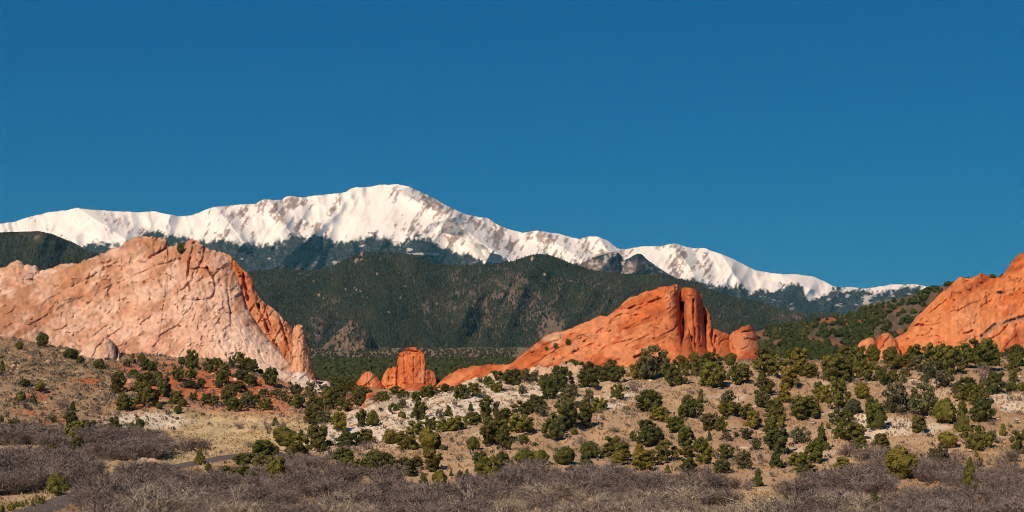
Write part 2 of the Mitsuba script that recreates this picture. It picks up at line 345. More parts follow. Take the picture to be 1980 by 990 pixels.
front_top = [(380, 545), (440, 535), (480, 526), (500, 524), (530, 520), (560, 521), (600, 523), (640, 516), (660, 506), (690, 491), (705, 487), (720, 487), (760, 489), (790, 491), (810, 498), (840, 509), (870, 514), (900, 514), (940, 511), (975, 508), (1000, 503), (1020, 495), (1040, 491), (1060, 492), (1080, 499), (1110, 511), (1140, 521), (1180, 527), (1230, 531), (1270, 531), (1300, 536), (1340, 546), (1380, 563), (1420, 576), (1460, 583), (1490, 590), (1530, 601), (1560, 606), (1600, 608), (1700, 615), (1900, 620)]
mauve = [(1062, 640, 26, 30, 0, .85), (930, 600, 60, 45, 20, .58), (1000, 590, 60, 50, 30, .66), (1160, 590, 60, 40, 0, .35), (1100, 560, 80, 30, 0, .25), (835, 600, 18, 40, 0, .4), (625, 640, 22, 60, 10, .7), (880, 540, 70, 20, 10, .25), (760, 530, 40, 10, 0, .3), (1520, 610, 50, 30, 30, .5), (1420, 610, 50, 30, 30, .35)]
crags = [(692, 507, 9), (702, 505, 7), (738, 502, 4), (750, 507, 5), (768, 516, 4), (671, 561, 5), (688, 557, 4), (693, 562, 5), (697, 565, 4), (729, 534, 6), (785, 556, 4), (585, 541, 6), (608, 546, 6), (617, 575, 7), (627, 578, 5), (775, 578, 5), (752, 606, 5), (700, 494, 8), (845, 588, 5), (917, 595, 5), (650, 575, 3), (1030, 505, 10), (1052, 533, 8), (1160, 552, 6), (1180, 560, 5), (1105, 545, 6), (560, 542, 3)]
gully = [[(700, 490), (740, 560), (760, 680)], [(1040, 492), (1010, 560), (960, 670)], [(900, 515), (890, 600), (880, 680)], [(560, 522), (600, 600), (610, 690)], [(1180, 528), (1120, 600), (1060, 680)], [(1300, 538), (1260, 620), (1220, 680)], [(1420, 578), (1400, 640), (1380, 690)], [(800, 495), (830, 580), (840, 680)], [(980, 508), (940, 560), (900, 610)], [(1500, 595), (1480, 640), (1450, 690)]]


def front_relief(px, py, X, Z, t):
    d = (ridged(px + .4 * py, py * .5, 90, 81, 4) - .55) * -350 + (n2(px, py, 18, 82, 3) - .5) * 90
    for g in gully: d -= 200 * np.maximum(0, 1 - polydist(px, py, g) / 42)
    return d * (.3 + .7 * sm(1, .8, t))


def bareness(px, py):
    b = np.zeros(np.shape(px))
    n = n2(px, py, 14, 83, 3)
    for cx, cy, a, w_, ang, s in mauve: b = np.maximum(b, zone(px, py, cx, cy, a, w_, ang, .35 if s > .8 else .8) * s)
    g = n2(px, py, 9, 89, 4)
    return np.clip(np.clip(b * 1.15 + (n - .5) * 1.1 * (b > .02), 0, 1) * np.minimum(1, b * 6) + sm(.58, .70, g) * .45, 0, 1)


def front_color(px, py, X, Z, t):
    n, nf = n2(px, py, 30, 84, 4), n2(px, py, 4, 85, 3)
    c = mixc((.040, .048, .032), (.060, .058, .040), sm(.35, .65, nf))
    c = mixc(c, (.19, .138, .118), bareness(px, py) * .9)
    return c


fv = loft('forest_mountain', front_top, flatline(380, 1900, 705), [(380, 6500), (1900, 6000)], [(380, 4300), (1900, 4300)], front_relief, front_color, pitch=3.2, rows=110, jag=1.0, jags=12, back=(2500, 6), pw=1.0, seed=8)
tag('forest_mountain', 'long dark green forested mountain with pale crags below the snow peak', kind='structure')
fok = lambda px, q: np.clip(1 - .93 * bareness(px, q) * (bareness(px, q) > .08), 0, 1) * (q < 695)
p, rad, h, c = forest_on(fv[:110], fok, 80000, 8.5, 91, ((.026, .038, .030), (.050, .056, .040)))
left_top = [(-300, 452), (-60, 450), (0, 449), (40, 448), (75, 447), (100, 452), (140, 468), (165, 482), (185, 490), (210, 505), (260, 522), (330, 545), (420, 570)]
lv = loft('forest_hill', left_top, flatline(-300, 420, 640), 6200, 4500, lambda px, py, X, Z, t: (ridged(px + .4 * py, py * .5, 80, 86, 4) - .55) * -380, lambda px, py, X, Z, t: mixc(mixc((.040, .048, .032), (.055, .055, .04), n2(px, py, 5, 87, 3)), (.22, .15, .115), zone(px, py, 75, 460, 34, 10, 20) * sm(.45, .55, n2(px, py, 9, 88, 3)) * .8), pitch=3.2, rows=60, jag=.8, back=(2500, 5), seed=9)
tag('forest_hill', 'dark forested hill at the far left behind the pale cliff', kind='structure')
p2, rad2, h2, c2 = forest_on(lv[:60], lambda px, q: (1 - .8 * zone(px, q, 75, 460, 34, 10, 20)) * (q < 540), 14000, 8.5, 92)
forest_parts = [(p, rad, h, c), (p2, rad2, h2, c2)]
tag('mountain_forest', 'dense dark conifers covering the mountain in front of the snow peak', 'forest', kind='stuff')


def blob(seed, sub=2, amp=.35, sc=1.6, flat=1.0):
    m_ = trimesh.creation.icosphere(subdivisions=sub)
    v = np.array(m_.vertices)
    k = 1 + amp * 2 * (fbm(v * sc + seed * 3.7, 3, seed) - .5)
    # a few planes knocked off, as rock breaks
    r = np.random.default_rng(seed)
    v = v * k[:, None]
    for _ in range(7):
        n_ = r.normal(size=3); n_ /= np.linalg.norm(n_); lim = .62 + .25 * r.random()
        over = np.maximum(v @ n_ - lim, 0); v = v - over[:, None] * n_ * .9
    v[:, 2] *= flat
    return v, np.array(m_.faces)


def foot_color(px, py, X, Z, t):
    n, nf = n2(px + py, (py - px) * .5, 16, 111, 5), n2(px, py, 3, 112, 3)
    c = mixc((.17, .118, .098), (.23, .16, .115), sm(.4, .6, n))
    c = mixc(c, (.060, .055, .040), sm(.52, .62, nf) * .75)
    return mixc(c, (.19, .14, .10), zone(px, py, 640, 680, 60, 12, -25, .7) * sm(.4, .6, n))


bfv = loft('bare_foothill', [(585, 700), (600, 690), (615, 679), (628, 667), (640, 654), (650, 643), (660, 634), (670, 626), (678, 619), (685, 618), (695, 624), (705, 632), (713, 643), (718, 655), (721, 668), (724, 684), (728, 700)], flatline(585, 728, 704), 4050, 3500, lambda px, py, X, Z, t: (ridged(px + py, (py - px) * .5, 34, 113, 4) - .55) * -130, foot_color, pitch=1.4, rows=60, jag=1.0, jags=7, back=(500, 5), seed=14, smooth=0)
tag('bare_foothill', 'bare brown triangular foothill between the pale cliff and the dark forest', kind='structure')
forest_parts.append(forest_on(bfv[:60], lambda px, q: .10 + .9 * sm(706, 716, px) + .5 * sm(.52, .6, n2(px, q, 9, 115, 3)) + .9 * sm(600, 590, px), 1500, 7.0, 94))
cone_mesh('mountain_forest', *[np.concatenate([f_[k_] for f_ in forest_parts]) for k_ in range(4)], seed=1)


# crags among the trees: one thing each
kinds = ['broad', 'pointed', 'split', 'low']
for i, (cx, cy, s) in enumerate(crags):
    D = float(np.interp(cy, [500, 690], [6200, 4600])); D -= 60
    v, f = blob(300 + i, 2, .5, 1.4)
    r = np.random.default_rng(i)
    v = v * np.array([s * .62, s * .9, s * (.55 + .75 * r.random())]) / F * D
    key_ = 'crag' if i == 0 else f'crag_{i:03d}'
    # seat it on the face of the mountain
    jj = int(np.clip((cx - 380) / 3.2, 0, fv.shape[1] - 1)); rows_ = HOR - (fv[:110, jj, 2] - EYE) / fv[:110, jj, 1] * F
    kk = int(np.argmin(np.abs(rows_ - cy))); base_p = fv[kk, jj]
    base_p = base_p + np.array([0, 4, -1])
    cc = np.array([.40, .275, .215]) * (.8 + .4 * r.random()) * (.8 + .4 * noise(v / 9.0, 5))[:, None]
    scene[key_] = mikit.ply((v + base_p, f), REF, 40, color=None) if False else mikit.ply((v + base_p, f), REF, True, color=cc)
    side = 'left' if cx < 760 else 'right' if cx > 960 else 'middle'
    tag(key_, f'pale pink granite crag, number', 'crag')
    labels[key_]['_p'] = (cx, cy, s)
order = sorted([k for k in labels if k.startswith('crag')], key=lambda k: labels[k]['_p'][0])
ords = ['first', 'second', 'third', 'fourth', 'fifth', 'sixth', 'seventh', 'eighth', 'ninth', 'tenth', 'eleventh', 'twelfth', 'thirteenth', 'fourteenth', 'fifteenth', 'sixteenth', 'seventeenth', 'eighteenth', 'nineteenth', 'twentieth'] + [f'{n}th' for n in range(21, 60)]
cz = {}
for k in order:
    cx, cy, s = labels[k].pop('_p')
    z = 'near the forested mountain top' if cy < 520 and cx < 900 else 'in forest right of the pale cliff' if cx < 640 else 'in forest high above the red tower' if cx < 860 else 'in forest left of the red fin' if cx < 1100 else 'in forest above the red fin'
    cz.setdefault(z, []).append((k, s))
for z, ks in cz.items():
    for i, (k, s) in enumerate(ks):
        labels[k] = {'label': f"{'large' if s > 8 else 'small'} pink crag {z}, {ords[i]} from left", 'category': 'crag', 'group': 'pale crags among the mountain trees'}

# ------------------------------------------------------------------ middle hill on the right, with scrub woodland
jun_top = [(1380, 662), (1430, 650), (1460, 641), (1490, 633), (1540, 627), (1600, 613), (1650, 606), (1680, 598), (1720, 583), (1760, 570), (1800, 557), (1835, 549), (1870, 543), (1980, 530), (2400, 520)]


def scrub_red(px, py): return sm(.60, .70, n2(px, py * 1.8, 30, 95, 3)) * sm(560, 610, py) + zone(px, py, 1600, 618, 26, 5) + zone(px, py, 1650, 622, 30, 5) + zone(px, py, 1560, 665, 60, 10) * sm(.45, .55, n2(px, py, 12, 94, 3))


def jun_color(px, py, X, Z, t):
    n, nf = n2(px, py, 30, 96, 4), n2(px, py, 5, 97, 3)
    c = mixc((.15, .105, .072), (.10, .082, .058), sm(.35, .6, n))
    c = mixc(c, (.20, .155, .12), sm(.5, .65, nf) * .5)
    return mixc(c, (.34, .12, .065), np.clip(scrub_red(px, py), 0, 1) * .75)


jv = loft('scrub_hill', jun_top, flatline(1380, 2400, 735), [(1380, 1900), (2400, 1500)], [(1380, 900), (2400, 880)], lambda px, py, X, Z, t: (ridged(px + .5 * py, py * .6, 90, 98, 4) - .55) * -90 * sm(1, .7, t), jun_color, pitch=3.0, rows=110, jag=1.0, jags=10, back=(600, 6), pw=1.0, seed=12)
tag('scrub_hill', 'scrubby juniper covered hill rising behind the right red rock', kind='structure')
p, rad, h, c = forest_on(jv[:110], lambda px, q: np.clip(.20 + .72 * sm(.38, .58, n2(px, q * 1.5, 34, 99, 3)) - .5 * np.clip(scrub_red(px, q), 0, 1) - .15 * zone(px, q, 1800, 572, 70, 18, -25), 0.05, 1), 6500, 4.4, 93, ((.036, .050, .018), (.062, .066, .026)))
# woodland of the valley behind the small tower
r = np.random.default_rng(5)
n = 5200
vp = r.uniform(560, 1330, n); vd = np.exp(r.uniform(np.log(850), np.log(2500), n))
vx = (vp - 990) / F * vd; vz = ground_z(vx, vd)
ok = r.random(n) < sm(.25, .5, n2(vx, vd, 90, 101, 3) + .1)
p3 = np.stack([vx, vd, vz], -1)[ok]; k = len(p3)
h3 = 5.5 * (.6 + .7 * r.random(k))
c3 = mixc((.034, .048, .022), (.052, .060, .027), r.random(k)) * (.7 + .6 * r.random(k))[:, None]
# a thin sprinkle on the far brown strip
n = 700
vp = r.uniform(590, 1000, n); vd = r.uniform(2600, 4200, n); vx = (vp - 990) / F * vd
p4 = np.stack([vx, vd, ground_z(vx, vd)], -1); h4 = 4.5 * (.6 + .7 * r.random(n))
c4 = np.array([.05, .05, .033]) * (.7 + .6 * r.random(n))[:, None]
cone_mesh('valley_woodland', np.vstack([p, p3, p4]), np.concatenate([h * .55, h3 * .5, h4 * .5]), np.concatenate([h, h3, h4]), np.vstack([c, c3, c4]), 6, 2, True)
tag('valley_woodland', 'dark juniper woodland on the valley floor and the hill behind the rocks', 'woodland', kind='stuff')


# ------------------------------------------------------------------ the red and pink rocks
def crack(px, py, line, w_, depth):
    return depth * np.exp(-(polydist(px, py, line) / w_) ** 2)


def strata(X, Z, ang, seed, s=10.0, stretch=3.2):
    c, s_ = math.cos(math.radians(ang)), math.sin(math.radians(ang))
    u, v = X * c + Z * s_, -X * s_ + Z * c
    return ridged(u / stretch, v, s, seed, 5)


def rock_face(ang, seed, big=2.6, mid_=1.3, small=.45, cracks=()):
    def f(px, py, X, Z, t):
        # the beds wander, so that no two ledges run alike
        Xw = X + 9 * (n2(X, Z, 24, seed + 31, 3) - .5) + 2.5 * (n2(X, Z, 6, seed + 32, 3) - .5)
        Zw = Z + 9 * (n2(X, Z, 26, seed + 33, 3) - .5) + 2.5 * (n2(X, Z, 5, seed + 34, 3) - .5)
        patch = sm(.38, .62, n2(X, Z, 15, seed + 35, 3))
        d = (n2(X, Z, 26, seed + 11, 4) - .5) * big * 3.0
        d = d - (strata(Xw, Zw, ang, seed, 15, 2.0) - .55) * big * .55 - (strata(Xw, Zw, ang + 25, seed + 5, 5, 1.7) - .55) * mid_ * .35 * (.2 + patch)
        d = d + (n2(X, Z, 5.0, seed + 9, 6) - .5) * small * 5.0 + (n2(X, Z, 1.3, seed + 10, 3) - .5) * small * 3.6
        # broken steps, in clusters
        k = noise(np.stack([Xw / 7, (Zw - Xw * math.tan(math.radians(min(ang, 60)))) / 2.2, np.zeros_like(X) + seed], -1), seed)
        d = d - sm(.50, .54, k) * small * 1.5 * patch
        k2 = noise(np.stack([Xw / 2.6 + 7, Zw / 3.4, np.zeros_like(X) + seed], -1), seed + 3)
        d = d - sm(.56, .60, k2) * small * 1.1 * (1 - patch)
        # fracture lines, thin and wandering, at two sizes
        d = d + np.exp(-((n2(Xw, Zw * 1.4, 11, seed + 41, 3) - .5) / .010) ** 2) * small * 1.5 * sm(.45, .6, n2(X, Z, 12, seed + 42, 2))
        d = d + np.exp(-((n2(Xw * 1.3, Zw, 4.5, seed + 43, 3) - .5) / .014) ** 2) * small * 1.0 * sm(.45, .6, n2(X, Z, 9, seed + 44, 2))
        pits = n2(X, Z * 1.3, 1.7, seed + 13, 2)
        d = d + sm(.76, .82, pits) * small * 1.6
        for line, w_, dp in cracks: d = d + crack(px + 5 * (n2(px, py, 11, 5, 3) - .5), py + 4 * (n2(px, py, 8, 6, 2) - .5), line, w_, dp) * (.4 + 1.0 * sm(.3, .6, n2(px, py, 13, 7, 2)))
        return d
    return f


def rock_color(a, b, c, ang, seed, extra=None):
    """a body, b darker weathered skin, c pale"""
    def f(px, py, X, Z, t):
        ca, sa = math.cos(math.radians(ang)), math.sin(math.radians(ang))
        Ua, Va = (X * ca + Z * sa) * .45, -X * sa + Z * ca
        n1, n2_, n3 = n2(Ua, Va, 13, seed + 1, 6), n2(Ua, Va, 3.0, seed + 2, 5), strata(X, Z, ang, seed + 3, 4, 4.0)
        col_ = mixc(a, b, sm(.48, .57, .5 * n1 + .5 * n2_) * .85)
        col_ = mixc(col_, c, sm(.5, .60, .3 * n3 + .7 * n2(Ua, Va, 6, seed + 4, 6)) * .8)
        if extra: col_ = extra(col_, px, py, X, Z, t)
        return np.clip(col_ * (.66 + .68 * n2(X, Z, 1.3, seed + 6, 3))[..., None], 0, 1)
    return f


ORANGE, ORANGED, ORANGEP = (.53, .150, .056), (.36, .092, .040), (.62, .255, .130)
PINK, PINKD, PINKP = (.57, .325, .225), (.38, .185, .115), (.69, .48, .38)
VARN = (.23, .14, .095)

# --- pale pink cliff on the left
cl = 'pale_cliff'
tag(cl, 'huge pale pink sandstone cliff with tilted slab face at left', 'cliff')
slab_top = [(-160, 640), (-60, 592), (0, 572), (60, 550), (100, 531), (140, 513), (180, 497), (210, 484), (235, 476), (245, 467), (260, 459), (280, 455), (300, 458), (318, 460), (323, 463), (325, 478), (335, 474), (345, 470), (352, 484), (360, 468), (370, 463), (382, 466), (390, 474), (410, 482), (425, 486), (440, 496), (452, 508), (462, 530), (468, 556), (476, 585), (492, 612), (508, 640), (528, 662), (545, 682), (560, 702), (575, 718), (592, 738), (600, 748)]
slab_base = [(-160, 660), (0, 662), (80, 690), (160, 715), (250, 712), (350, 708), (430, 708), (500, 722), (560, 748), (600, 758)]
slab_cracks = [([(375, 470), (368, 500), (362, 540), (368, 560)], 2.2, 2.2), ([(400, 518), (413, 535), (417, 560), (411, 574)], 1.6, 3.0), ([(365, 522), (385, 518), (400, 520)], 1.5, 1.5), ([(236, 478), (235, 525)], 1.1, .6), ([(470, 540), (474, 580), (490, 610), (510, 640)], 2.6, 3.0),
               ([(425, 660), (440, 690), (452, 712)], 1.5, 1.6), ([(455, 668), (468, 700)], 1.3, 1.4), ([(500, 678), (520, 715)], 1.5, 1.5), ([(130, 560), (230, 505)], 1.6, .8), ([(200, 560), (300, 515), (350, 500)], 1.5, .9), ([(195, 512), (215, 505)], 2.5, 1.2), ([(320, 570), (310, 640)], 1.3, .8), ([(345, 560), (345, 600)], 1.2, .8),
               ([(325, 462), (322, 480), (290, 498)], 2.0, 2.0), ([(440, 560), (448, 620), (470, 660)], 1.3, .9), ([(100, 600), (180, 565)], 1.5, .7), ([(398, 470), (392, 500), (380, 530)], 1.2, 1.0)]


def slab_extra(c, px, py, X, Z, t):
    n, ns, nf = n2(px, py, 30, 201, 4), n2(px + py, (py - px) * .35, 14, 202, 4), n2(px, py, 6, 203, 3)
    # orange brown upper left, bleached towards the right foot, dark lichen along the top
    o = zone(px, py, 150, 560, 210, 70, -20, .8) + zone(px, py, 330, 500, 180, 40, 0, .8) * .7
    c = mixc(c, (.50, .23, .125), np.clip(o, 0, 1) * sm(.35, .6, n) * .5)
    c = mixc(c, (.72, .56, .47), np.clip(1.3 * zone(px, py, 510, 705, 130, 42, 33, .7), 0, 1) * sm(.3, .5, ns + .12) * .9)
    c = mixc(c, (.68, .40, .29), zone(px, py, 330, 655, 170, 50, 8, .8) * sm(.35, .6, ns) * .7)
    d = sm(.52, .66, ns) * (zone(px, py, 140, 590, 90, 50, -30, .8) + zone(px, py, 270, 475, 90, 22, -12, .8) + .8 * zone(px, py, 430, 530, 50, 45, 40, .8) + .6 * zone(px, py, 90, 620, 60, 30, 0, .8))
    c = mixc(c, VARN, np.clip(d, 0, 1) * .6)
    c = mixc(c, (.40, .19, .10), zone(px, py, 285, 470, 48, 14, 0, .5) * sm(.25, .5, nf) * .75)
    c = mixc(c, (.36, .25, .09), zone(px, py, 165, 512, 26, 8, -28) * sm(.4, .55, nf) * .6)
    return c


loft(cl + '__slab', slab_top, slab_base, [(-160, 760), (240, 752), (450, 735), (600, 690)], [(-160, 690), (240, 690), (450, 682), (600, 648)], rock_face(32, 210, 2.6, 1.5, .55, slab_cracks), rock_color(PINK, PINKD, PINKP, 35, 211, slab_extra), pitch=1.5, rows=170, jag=1.1, jags=9, back=(30, 14), pw=.8, seed=20, rnd=4, blocky=1.0)
# the red fin behind its right edge
loft(cl + '__fin', [(418, 500), (430, 488), (440, 492), (448, 497), (455, 505), (470, 520), (480, 528), (487, 538), (492, 555), (498, 570), (506, 581), (520, 590), (530, 598), (540, 608), (548, 618), (556, 624), (565, 634), (571, 640), (576, 670), (585, 700), (598, 728), (606, 740)],
     [(418, 720), (606, 756)], [(418, 742), (606, 716)], [(418, 722), (500, 700), (606, 672)], rock_face(70, 220, 2.2, 1.6, .6, [([(500, 590), (520, 640), (545, 690), (560, 725)], 2.4, 4.0), ([(540, 612), (555, 660), (575, 715)], 2.0, 3.0), ([(470, 530), (480, 580)], 2.5, 2.5), ([(512, 590), (530, 650)], 1.5, 1.5)]),
     rock_color((.58, .25, .13), (.44, .15, .07), (.64, .37, .23), 70, 221, lambda c, px, py, X, Z, t: mixc(c, (.47, .13, .055), zone(px, py, 475, 540, 30, 50, -30, .8) * .8)), pitch=1.2, rows=150, jag=1.8, jags=6, back=(22, 10), pw=.8, seed=21, rnd=3, blocky=1.0)
loft(cl + '__column', [(563, 690), (566, 640), (569, 631), (576, 627), (583, 628), (587, 634), (590, 645), (593, 665), (597, 690), (602, 708), (606, 722), (612, 738)], [(563, 735), (612, 752)], 688, [(563, 672), (612, 668)], rock_face(80, 225, 1.6, 1.0, .5), rock_color((.58, .25, .125), (.46, .16, .07), (.64, .36, .22), 80, 226), pitch=1.0, rows=90, jag=1.0, jags=5, back=(10, 8), seed=22, rnd=.5, blocky=1.4)
# white foot of the cliff
loft(cl + '__foot', [(486, 720), (500, 700), (515, 703), (530, 709), (545, 716), (558, 722), (570, 722), (580, 716), (592, 722), (598, 734), (606, 736), (612, 741), (622, 742), (630, 737), (637, 741), (640, 748), (642, 752)], [(486, 724), (520, 732), (560, 745), (600, 756), (642, 760)], [(486, 668), (642, 655)], [(486, 660), (642, 638)], rock_face(30, 230, 1.4, 1.2, .6, [([(566, 722), (560, 745)], 1.6, 1.5), ([(600, 735), (598, 755)], 1.4, 1.5)]),
     rock_color((.66, .50, .41), (.56, .36, .27), (.74, .64, .56), 30, 231), pitch=1.1, rows=40, jag=2.2, jags=5, back=(14, 8), seed=23, rnd=1.5, blocky=1.0)
# the ledge that stands behind it at the far left
tag('pale_ridge', 'low pale pink rock ridge behind the pale cliff at the left edge', 'ridge')
loft('pale_ridge', [(-160, 528), (-60, 520), (0, 518), (14, 512), (24, 506), (34, 503), (42, 505), (46, 511), (60, 511), (70, 513), (75, 523), (84, 521), (100, 517), (115, 511), (130, 509), (145, 509), (160, 512), (185, 520), (220, 540)], [(-160, 640), (220, 560)], 820, 795, rock_face(-18, 240, 2.0, 1.3, .5), rock_color(PINK, PINKD, PINKP, -18, 241), pitch=1.5, rows=60, jag=1.4, jags=8, back=(20, 10), seed=25, rnd=3, blocky=1.0)
# boulder leaning at the cliff's foot, with a dark cleft
tag('leaning_boulder', 'large pale boulder with a dark cleft leaning at the foot of the pale cliff', 'boulder')
loft('leaning_boulder', [(140, 702), (150, 690), (160, 676), (172, 664), (185, 658), (198, 654), (208, 652), (216, 658), (222, 664), (228, 672), (231, 684), (228, 698), (236, 706)], [(140, 708), (160, 712), (200, 716), (236, 712)], 682, 668, rock_face(55, 245, 1.2, 1.0, .5, [([(223, 664), (226, 680), (222, 700)], 2.6, 5.0)]), rock_color((.58, .34, .23), (.44, .24, .16), (.66, .46, .35), 60, 246), pitch=1.0, rows=50, jag=1.2, jags=6, back=(8, 8), seed=26, rnd=2, blocky=.6)

# --- the great central fin
cf = 'red_fin'
tag(cf, 'big orange red sandstone fin with a black vertical crack at centre right', 'rock formation')
fin_top = [(838, 752), (850, 738), (862, 728), (880, 718), (900, 711), (925, 707), (950, 705), (985, 705), (1000, 692), (1015, 680), (1030, 670), (1045, 656), (1060, 646), (1090, 640), (1120, 628), (1150, 615), (1162, 611), (1175, 611), (1185, 603), (1195, 596), (1205, 586), (1215, 577), (1230, 572), (1250, 563), (1270, 558), (1280, 553), (1295, 552), (1310, 549), (1311.5, 556), (1314, 580), (1317, 640), (1320, 690)]
fin_base = [(838, 758), (900, 748), (1000, 730), (1100, 712), (1200, 722), (1320, 705)]
fin_cracks = [([(1090, 690), (1200, 640), (1260, 612)], 2.2, 1.2), ([(1160, 612), (1240, 590), (1290, 572)], 2.2, 1.6), ([(1130, 660), (1180, 625), (1205, 605)], 2.0, 1.2), ([(1228, 692), (1245, 684), (1255, 682)], 2.5, 3.0), ([(1265, 655), (1300, 640), (1318, 620)], 1.5, 1.0), ([(1050, 668), (1120, 640)], 1.8, 1.2), ([(1205, 700), (1290, 660)], 1.5, 1.0), ([(1190, 612), (1215, 600)], 2.5, 1.4), ([(1000, 700), (1100, 660), (1180, 640)], 1.6, .9), ([(1230, 600), (1300, 565)], 1.5, 1.0), ([(1150, 690), (1170, 670), (1240, 650)], 1.5, 1.0)]


def fin_extra(c, px, py, X, Z, t):
    n, nf = n2(px, py, 18, 251, 4), n2(px, py, 5, 252, 3)
    c = mixc(c, (.62, .42, .28), zone(px, py, 1070, 655, 30, 10, -15) * sm(.4, .55, n) * .8)
    c = mixc(c, (.60, .24, .11), zone(px, py, 1290, 660, 45, 40, -20, .8) * sm(.35, .6, n) * .6)
    return mixc(c, (.30, .20, .12), zone(px, py, 1110, 660, 50, 14, -20) * sm(.55, .62, nf) * .5)


loft(cf + '__slab', fin_top, fin_base, [(838, 790), (1000, 740), (1320, 700)], [(838, 782), (1000, 712), (1320, 655)], rock_face(28, 250, 2.4, 1.5, .6, fin_cracks), rock_color(ORANGE, ORANGED, ORANGEP, 28, 251, fin_extra), pitch=1.3, rows=130, jag=1.2, jags=8, back=(26, 12), pw=.75, seed=30, rnd=4, blocky=1.0)
loft(cf + '__pillar', [(1311, 690), (1313, 620), (1315, 568), (1318, 559), (1322, 556), (1335, 555), (1345, 560), (1351, 563), (1357, 570), (1359, 580), (1360, 600), (1363, 640), (1368, 690)], [(1311, 705), (1368, 702)], [(1311, 704), (1368, 704)], [(1311, 668), (1325, 664), (1345, 657), (1368, 657)],
     rock_face(72, 255, .9, 1.2, .6, [([(1320, 588), (1322, 625), (1320, 660), (1317, 690)], 3.4, 16.0), ([(1340, 580), (1344, 640), (1346, 690)], 2.0, 2.6), ([(1328, 572), (1356, 575)], 2.0, 1.5), ([(1352, 600), (1354, 660)], 1.6, 1.8)]), rock_color((.50, .125, .045), ORANGED, (.56, .18, .075), 82, 256), pitch=.9, rows=130, jag=1.2, jags=6, back=(20, 10), seed=31, rnd=3, blocky=1.0)
loft(cf + '__buttress', [(1312, 700), (1318, 668), (1325, 640), (1332, 636), (1338, 660), (1344, 690), (1348, 705)], [(1312, 708), (1348, 708)], 668, 652, rock_face(75, 257, .9, .8, .4), rock_color((.46, .135, .055), ORANGED, (.52, .19, .09), 75, 258), pitch=.9, rows=60, jag=.8, jags=5, back=(10, 8), seed=32, rnd=2, blocky=1.0)
loft(cf + '__shoulder', [(1354, 690), (1356, 610), (1360, 594), (1368, 598), (1374, 608), (1376, 625), (1378, 635), (1390, 638), (1400, 642), (1408, 645), (1416, 650), (1424, 690)], [(1354, 704), (1424, 704)], 704, [(1354, 666), (1390, 660), (1424, 664)],
     rock_face(68, 260, 1.1, 1.3, .6, [([(1377, 640), (1376, 655), (1380, 668)], 2.6, 5.0), ([(1384, 650), (1383, 690)], 2.2, 3.5), ([(1362, 620), (1364, 690)], 2.2, 3.0), ([(1395, 660), (1415, 655)], 1.8, 1.6), ([(1340, 668), (1366, 650)], 2.6, 3.0)]), rock_color((.50, .125, .045), ORANGED, (.58, .19, .08), 80, 261), pitch=.9, rows=90, jag=1.4, jags=6, back=(18, 8), seed=33, rnd=3, blocky=1.0)
loft(cf + '__knob', [(1404, 690), (1408, 660), (1412, 645), (1418, 639), (1428, 636), (1434, 631), (1443, 628), (1451, 629), (1454, 637), (1460, 641), (1464, 650), (1466, 662), (1469, 674), (1467, 690)], [(1404, 704), (1467, 704)], 700, [(1404, 672), (1430, 662), (1467, 666)], rock_face(12, 265, 1.6, 1.2, .6, [([(1412, 660), (1420, 680), (1424, 700)], 2.0, 3.5), ([(1420, 645), (1455, 640)], 2.0, 2.0), ([(1440, 655), (1466, 660)], 1.6, 1.6)]), rock_color(ORANGE, ORANGED, ORANGEP, 10, 266), pitch=.9, rows=70, jag=1.6, jags=6, back=(18, 8), seed=34, rnd=1.0, blocky=1.8)

# --- small red tower in the gap
st = 'red_tower'
tag(st, 'small orange rock tower with a flat capped top in the middle of the valley', 'rock formation')
loft(st + '__tower', [(726, 764), (731, 752), (735, 744), (740, 727), (746, 717), (752, 711), (757, 713), (760, 706), (763, 711), (767, 706), (769, 694), (771, 684), (777, 680), (785, 677), (787, 672), (791, 671), (803, 671), (806, 676), (814, 678), (820, 684), (822, 700), (824, 714), (832, 716), (840, 721), (843, 731), (843.5, 750)], [(726, 774), (790, 776), (843.5, 766)], 845, [(726, 836), (755, 833), (775, 828), (800, 826), (824, 829), (843.5, 837)],
     rock_face(84, 270, .5, .8, .42, [([(786, 679), (807, 680)], 1.2, 1.0), ([(800, 690), (802, 745)], 1.2, .9), ([(781, 690), (784, 740)], 1.2, .8), ([(813, 690), (815, 740)], 1.2, .8), ([(769, 708), (766, 760)], 1.5, 1.6), ([(823, 714), (822, 750)], 1.5, 1.6), ([(752, 722), (750, 765)], 1.2, .8), ([(735, 750), (760, 745)], 1.2, .8)]), rock_color(ORANGE, ORANGED, ORANGEP, 84, 271), pitch=.8, rows=100, jag=1.1, jags=5, back=(14, 8), pw=.9, seed=40, rnd=.4, smooth=40, blocky=.6)
loft(st + '__spire', [(684, 754), (688, 744), (693, 734), (699, 726), (706, 721), (713, 718), (719, 720), (727, 727), (735, 736), (743, 746), (750, 758)], [(684, 764), (750, 774)], 836, 827, rock_face(65, 278, .6, .9, .45, [([(700, 735), (735, 760)], 1.4, 1.0), ([(712, 722), (706, 758)], 1.2, .8)]), rock_color((.52, .15, .058), ORANGED, ORANGEP, 65, 279), pitch=.9, rows=50, jag=1.1, jags=6, back=(10, 8), seed=43, rnd=.4, smooth=0, blocky=.9)
loft(st + '__apron', [(770, 772), (785, 752), (800, 742), (815, 740), (832, 744), (843, 752), (848, 765)], [(770, 782), (848, 776)], 822, 806, rock_face(20, 281, 1.0, .8, .5), rock_color((.56, .18, .075), ORANGED, (.64, .33, .20), 20, 282), pitch=1.0, rows=30, jag=1.0, jags=6, back=(8, 6), seed=44, rnd=2, blocky=1.0)

# --- red rock on the right, with its two satellites
rr_ = 'red_cliff'
tag(rr_, 'broad orange sandstone cliff rising out of the right edge', 'cliff')


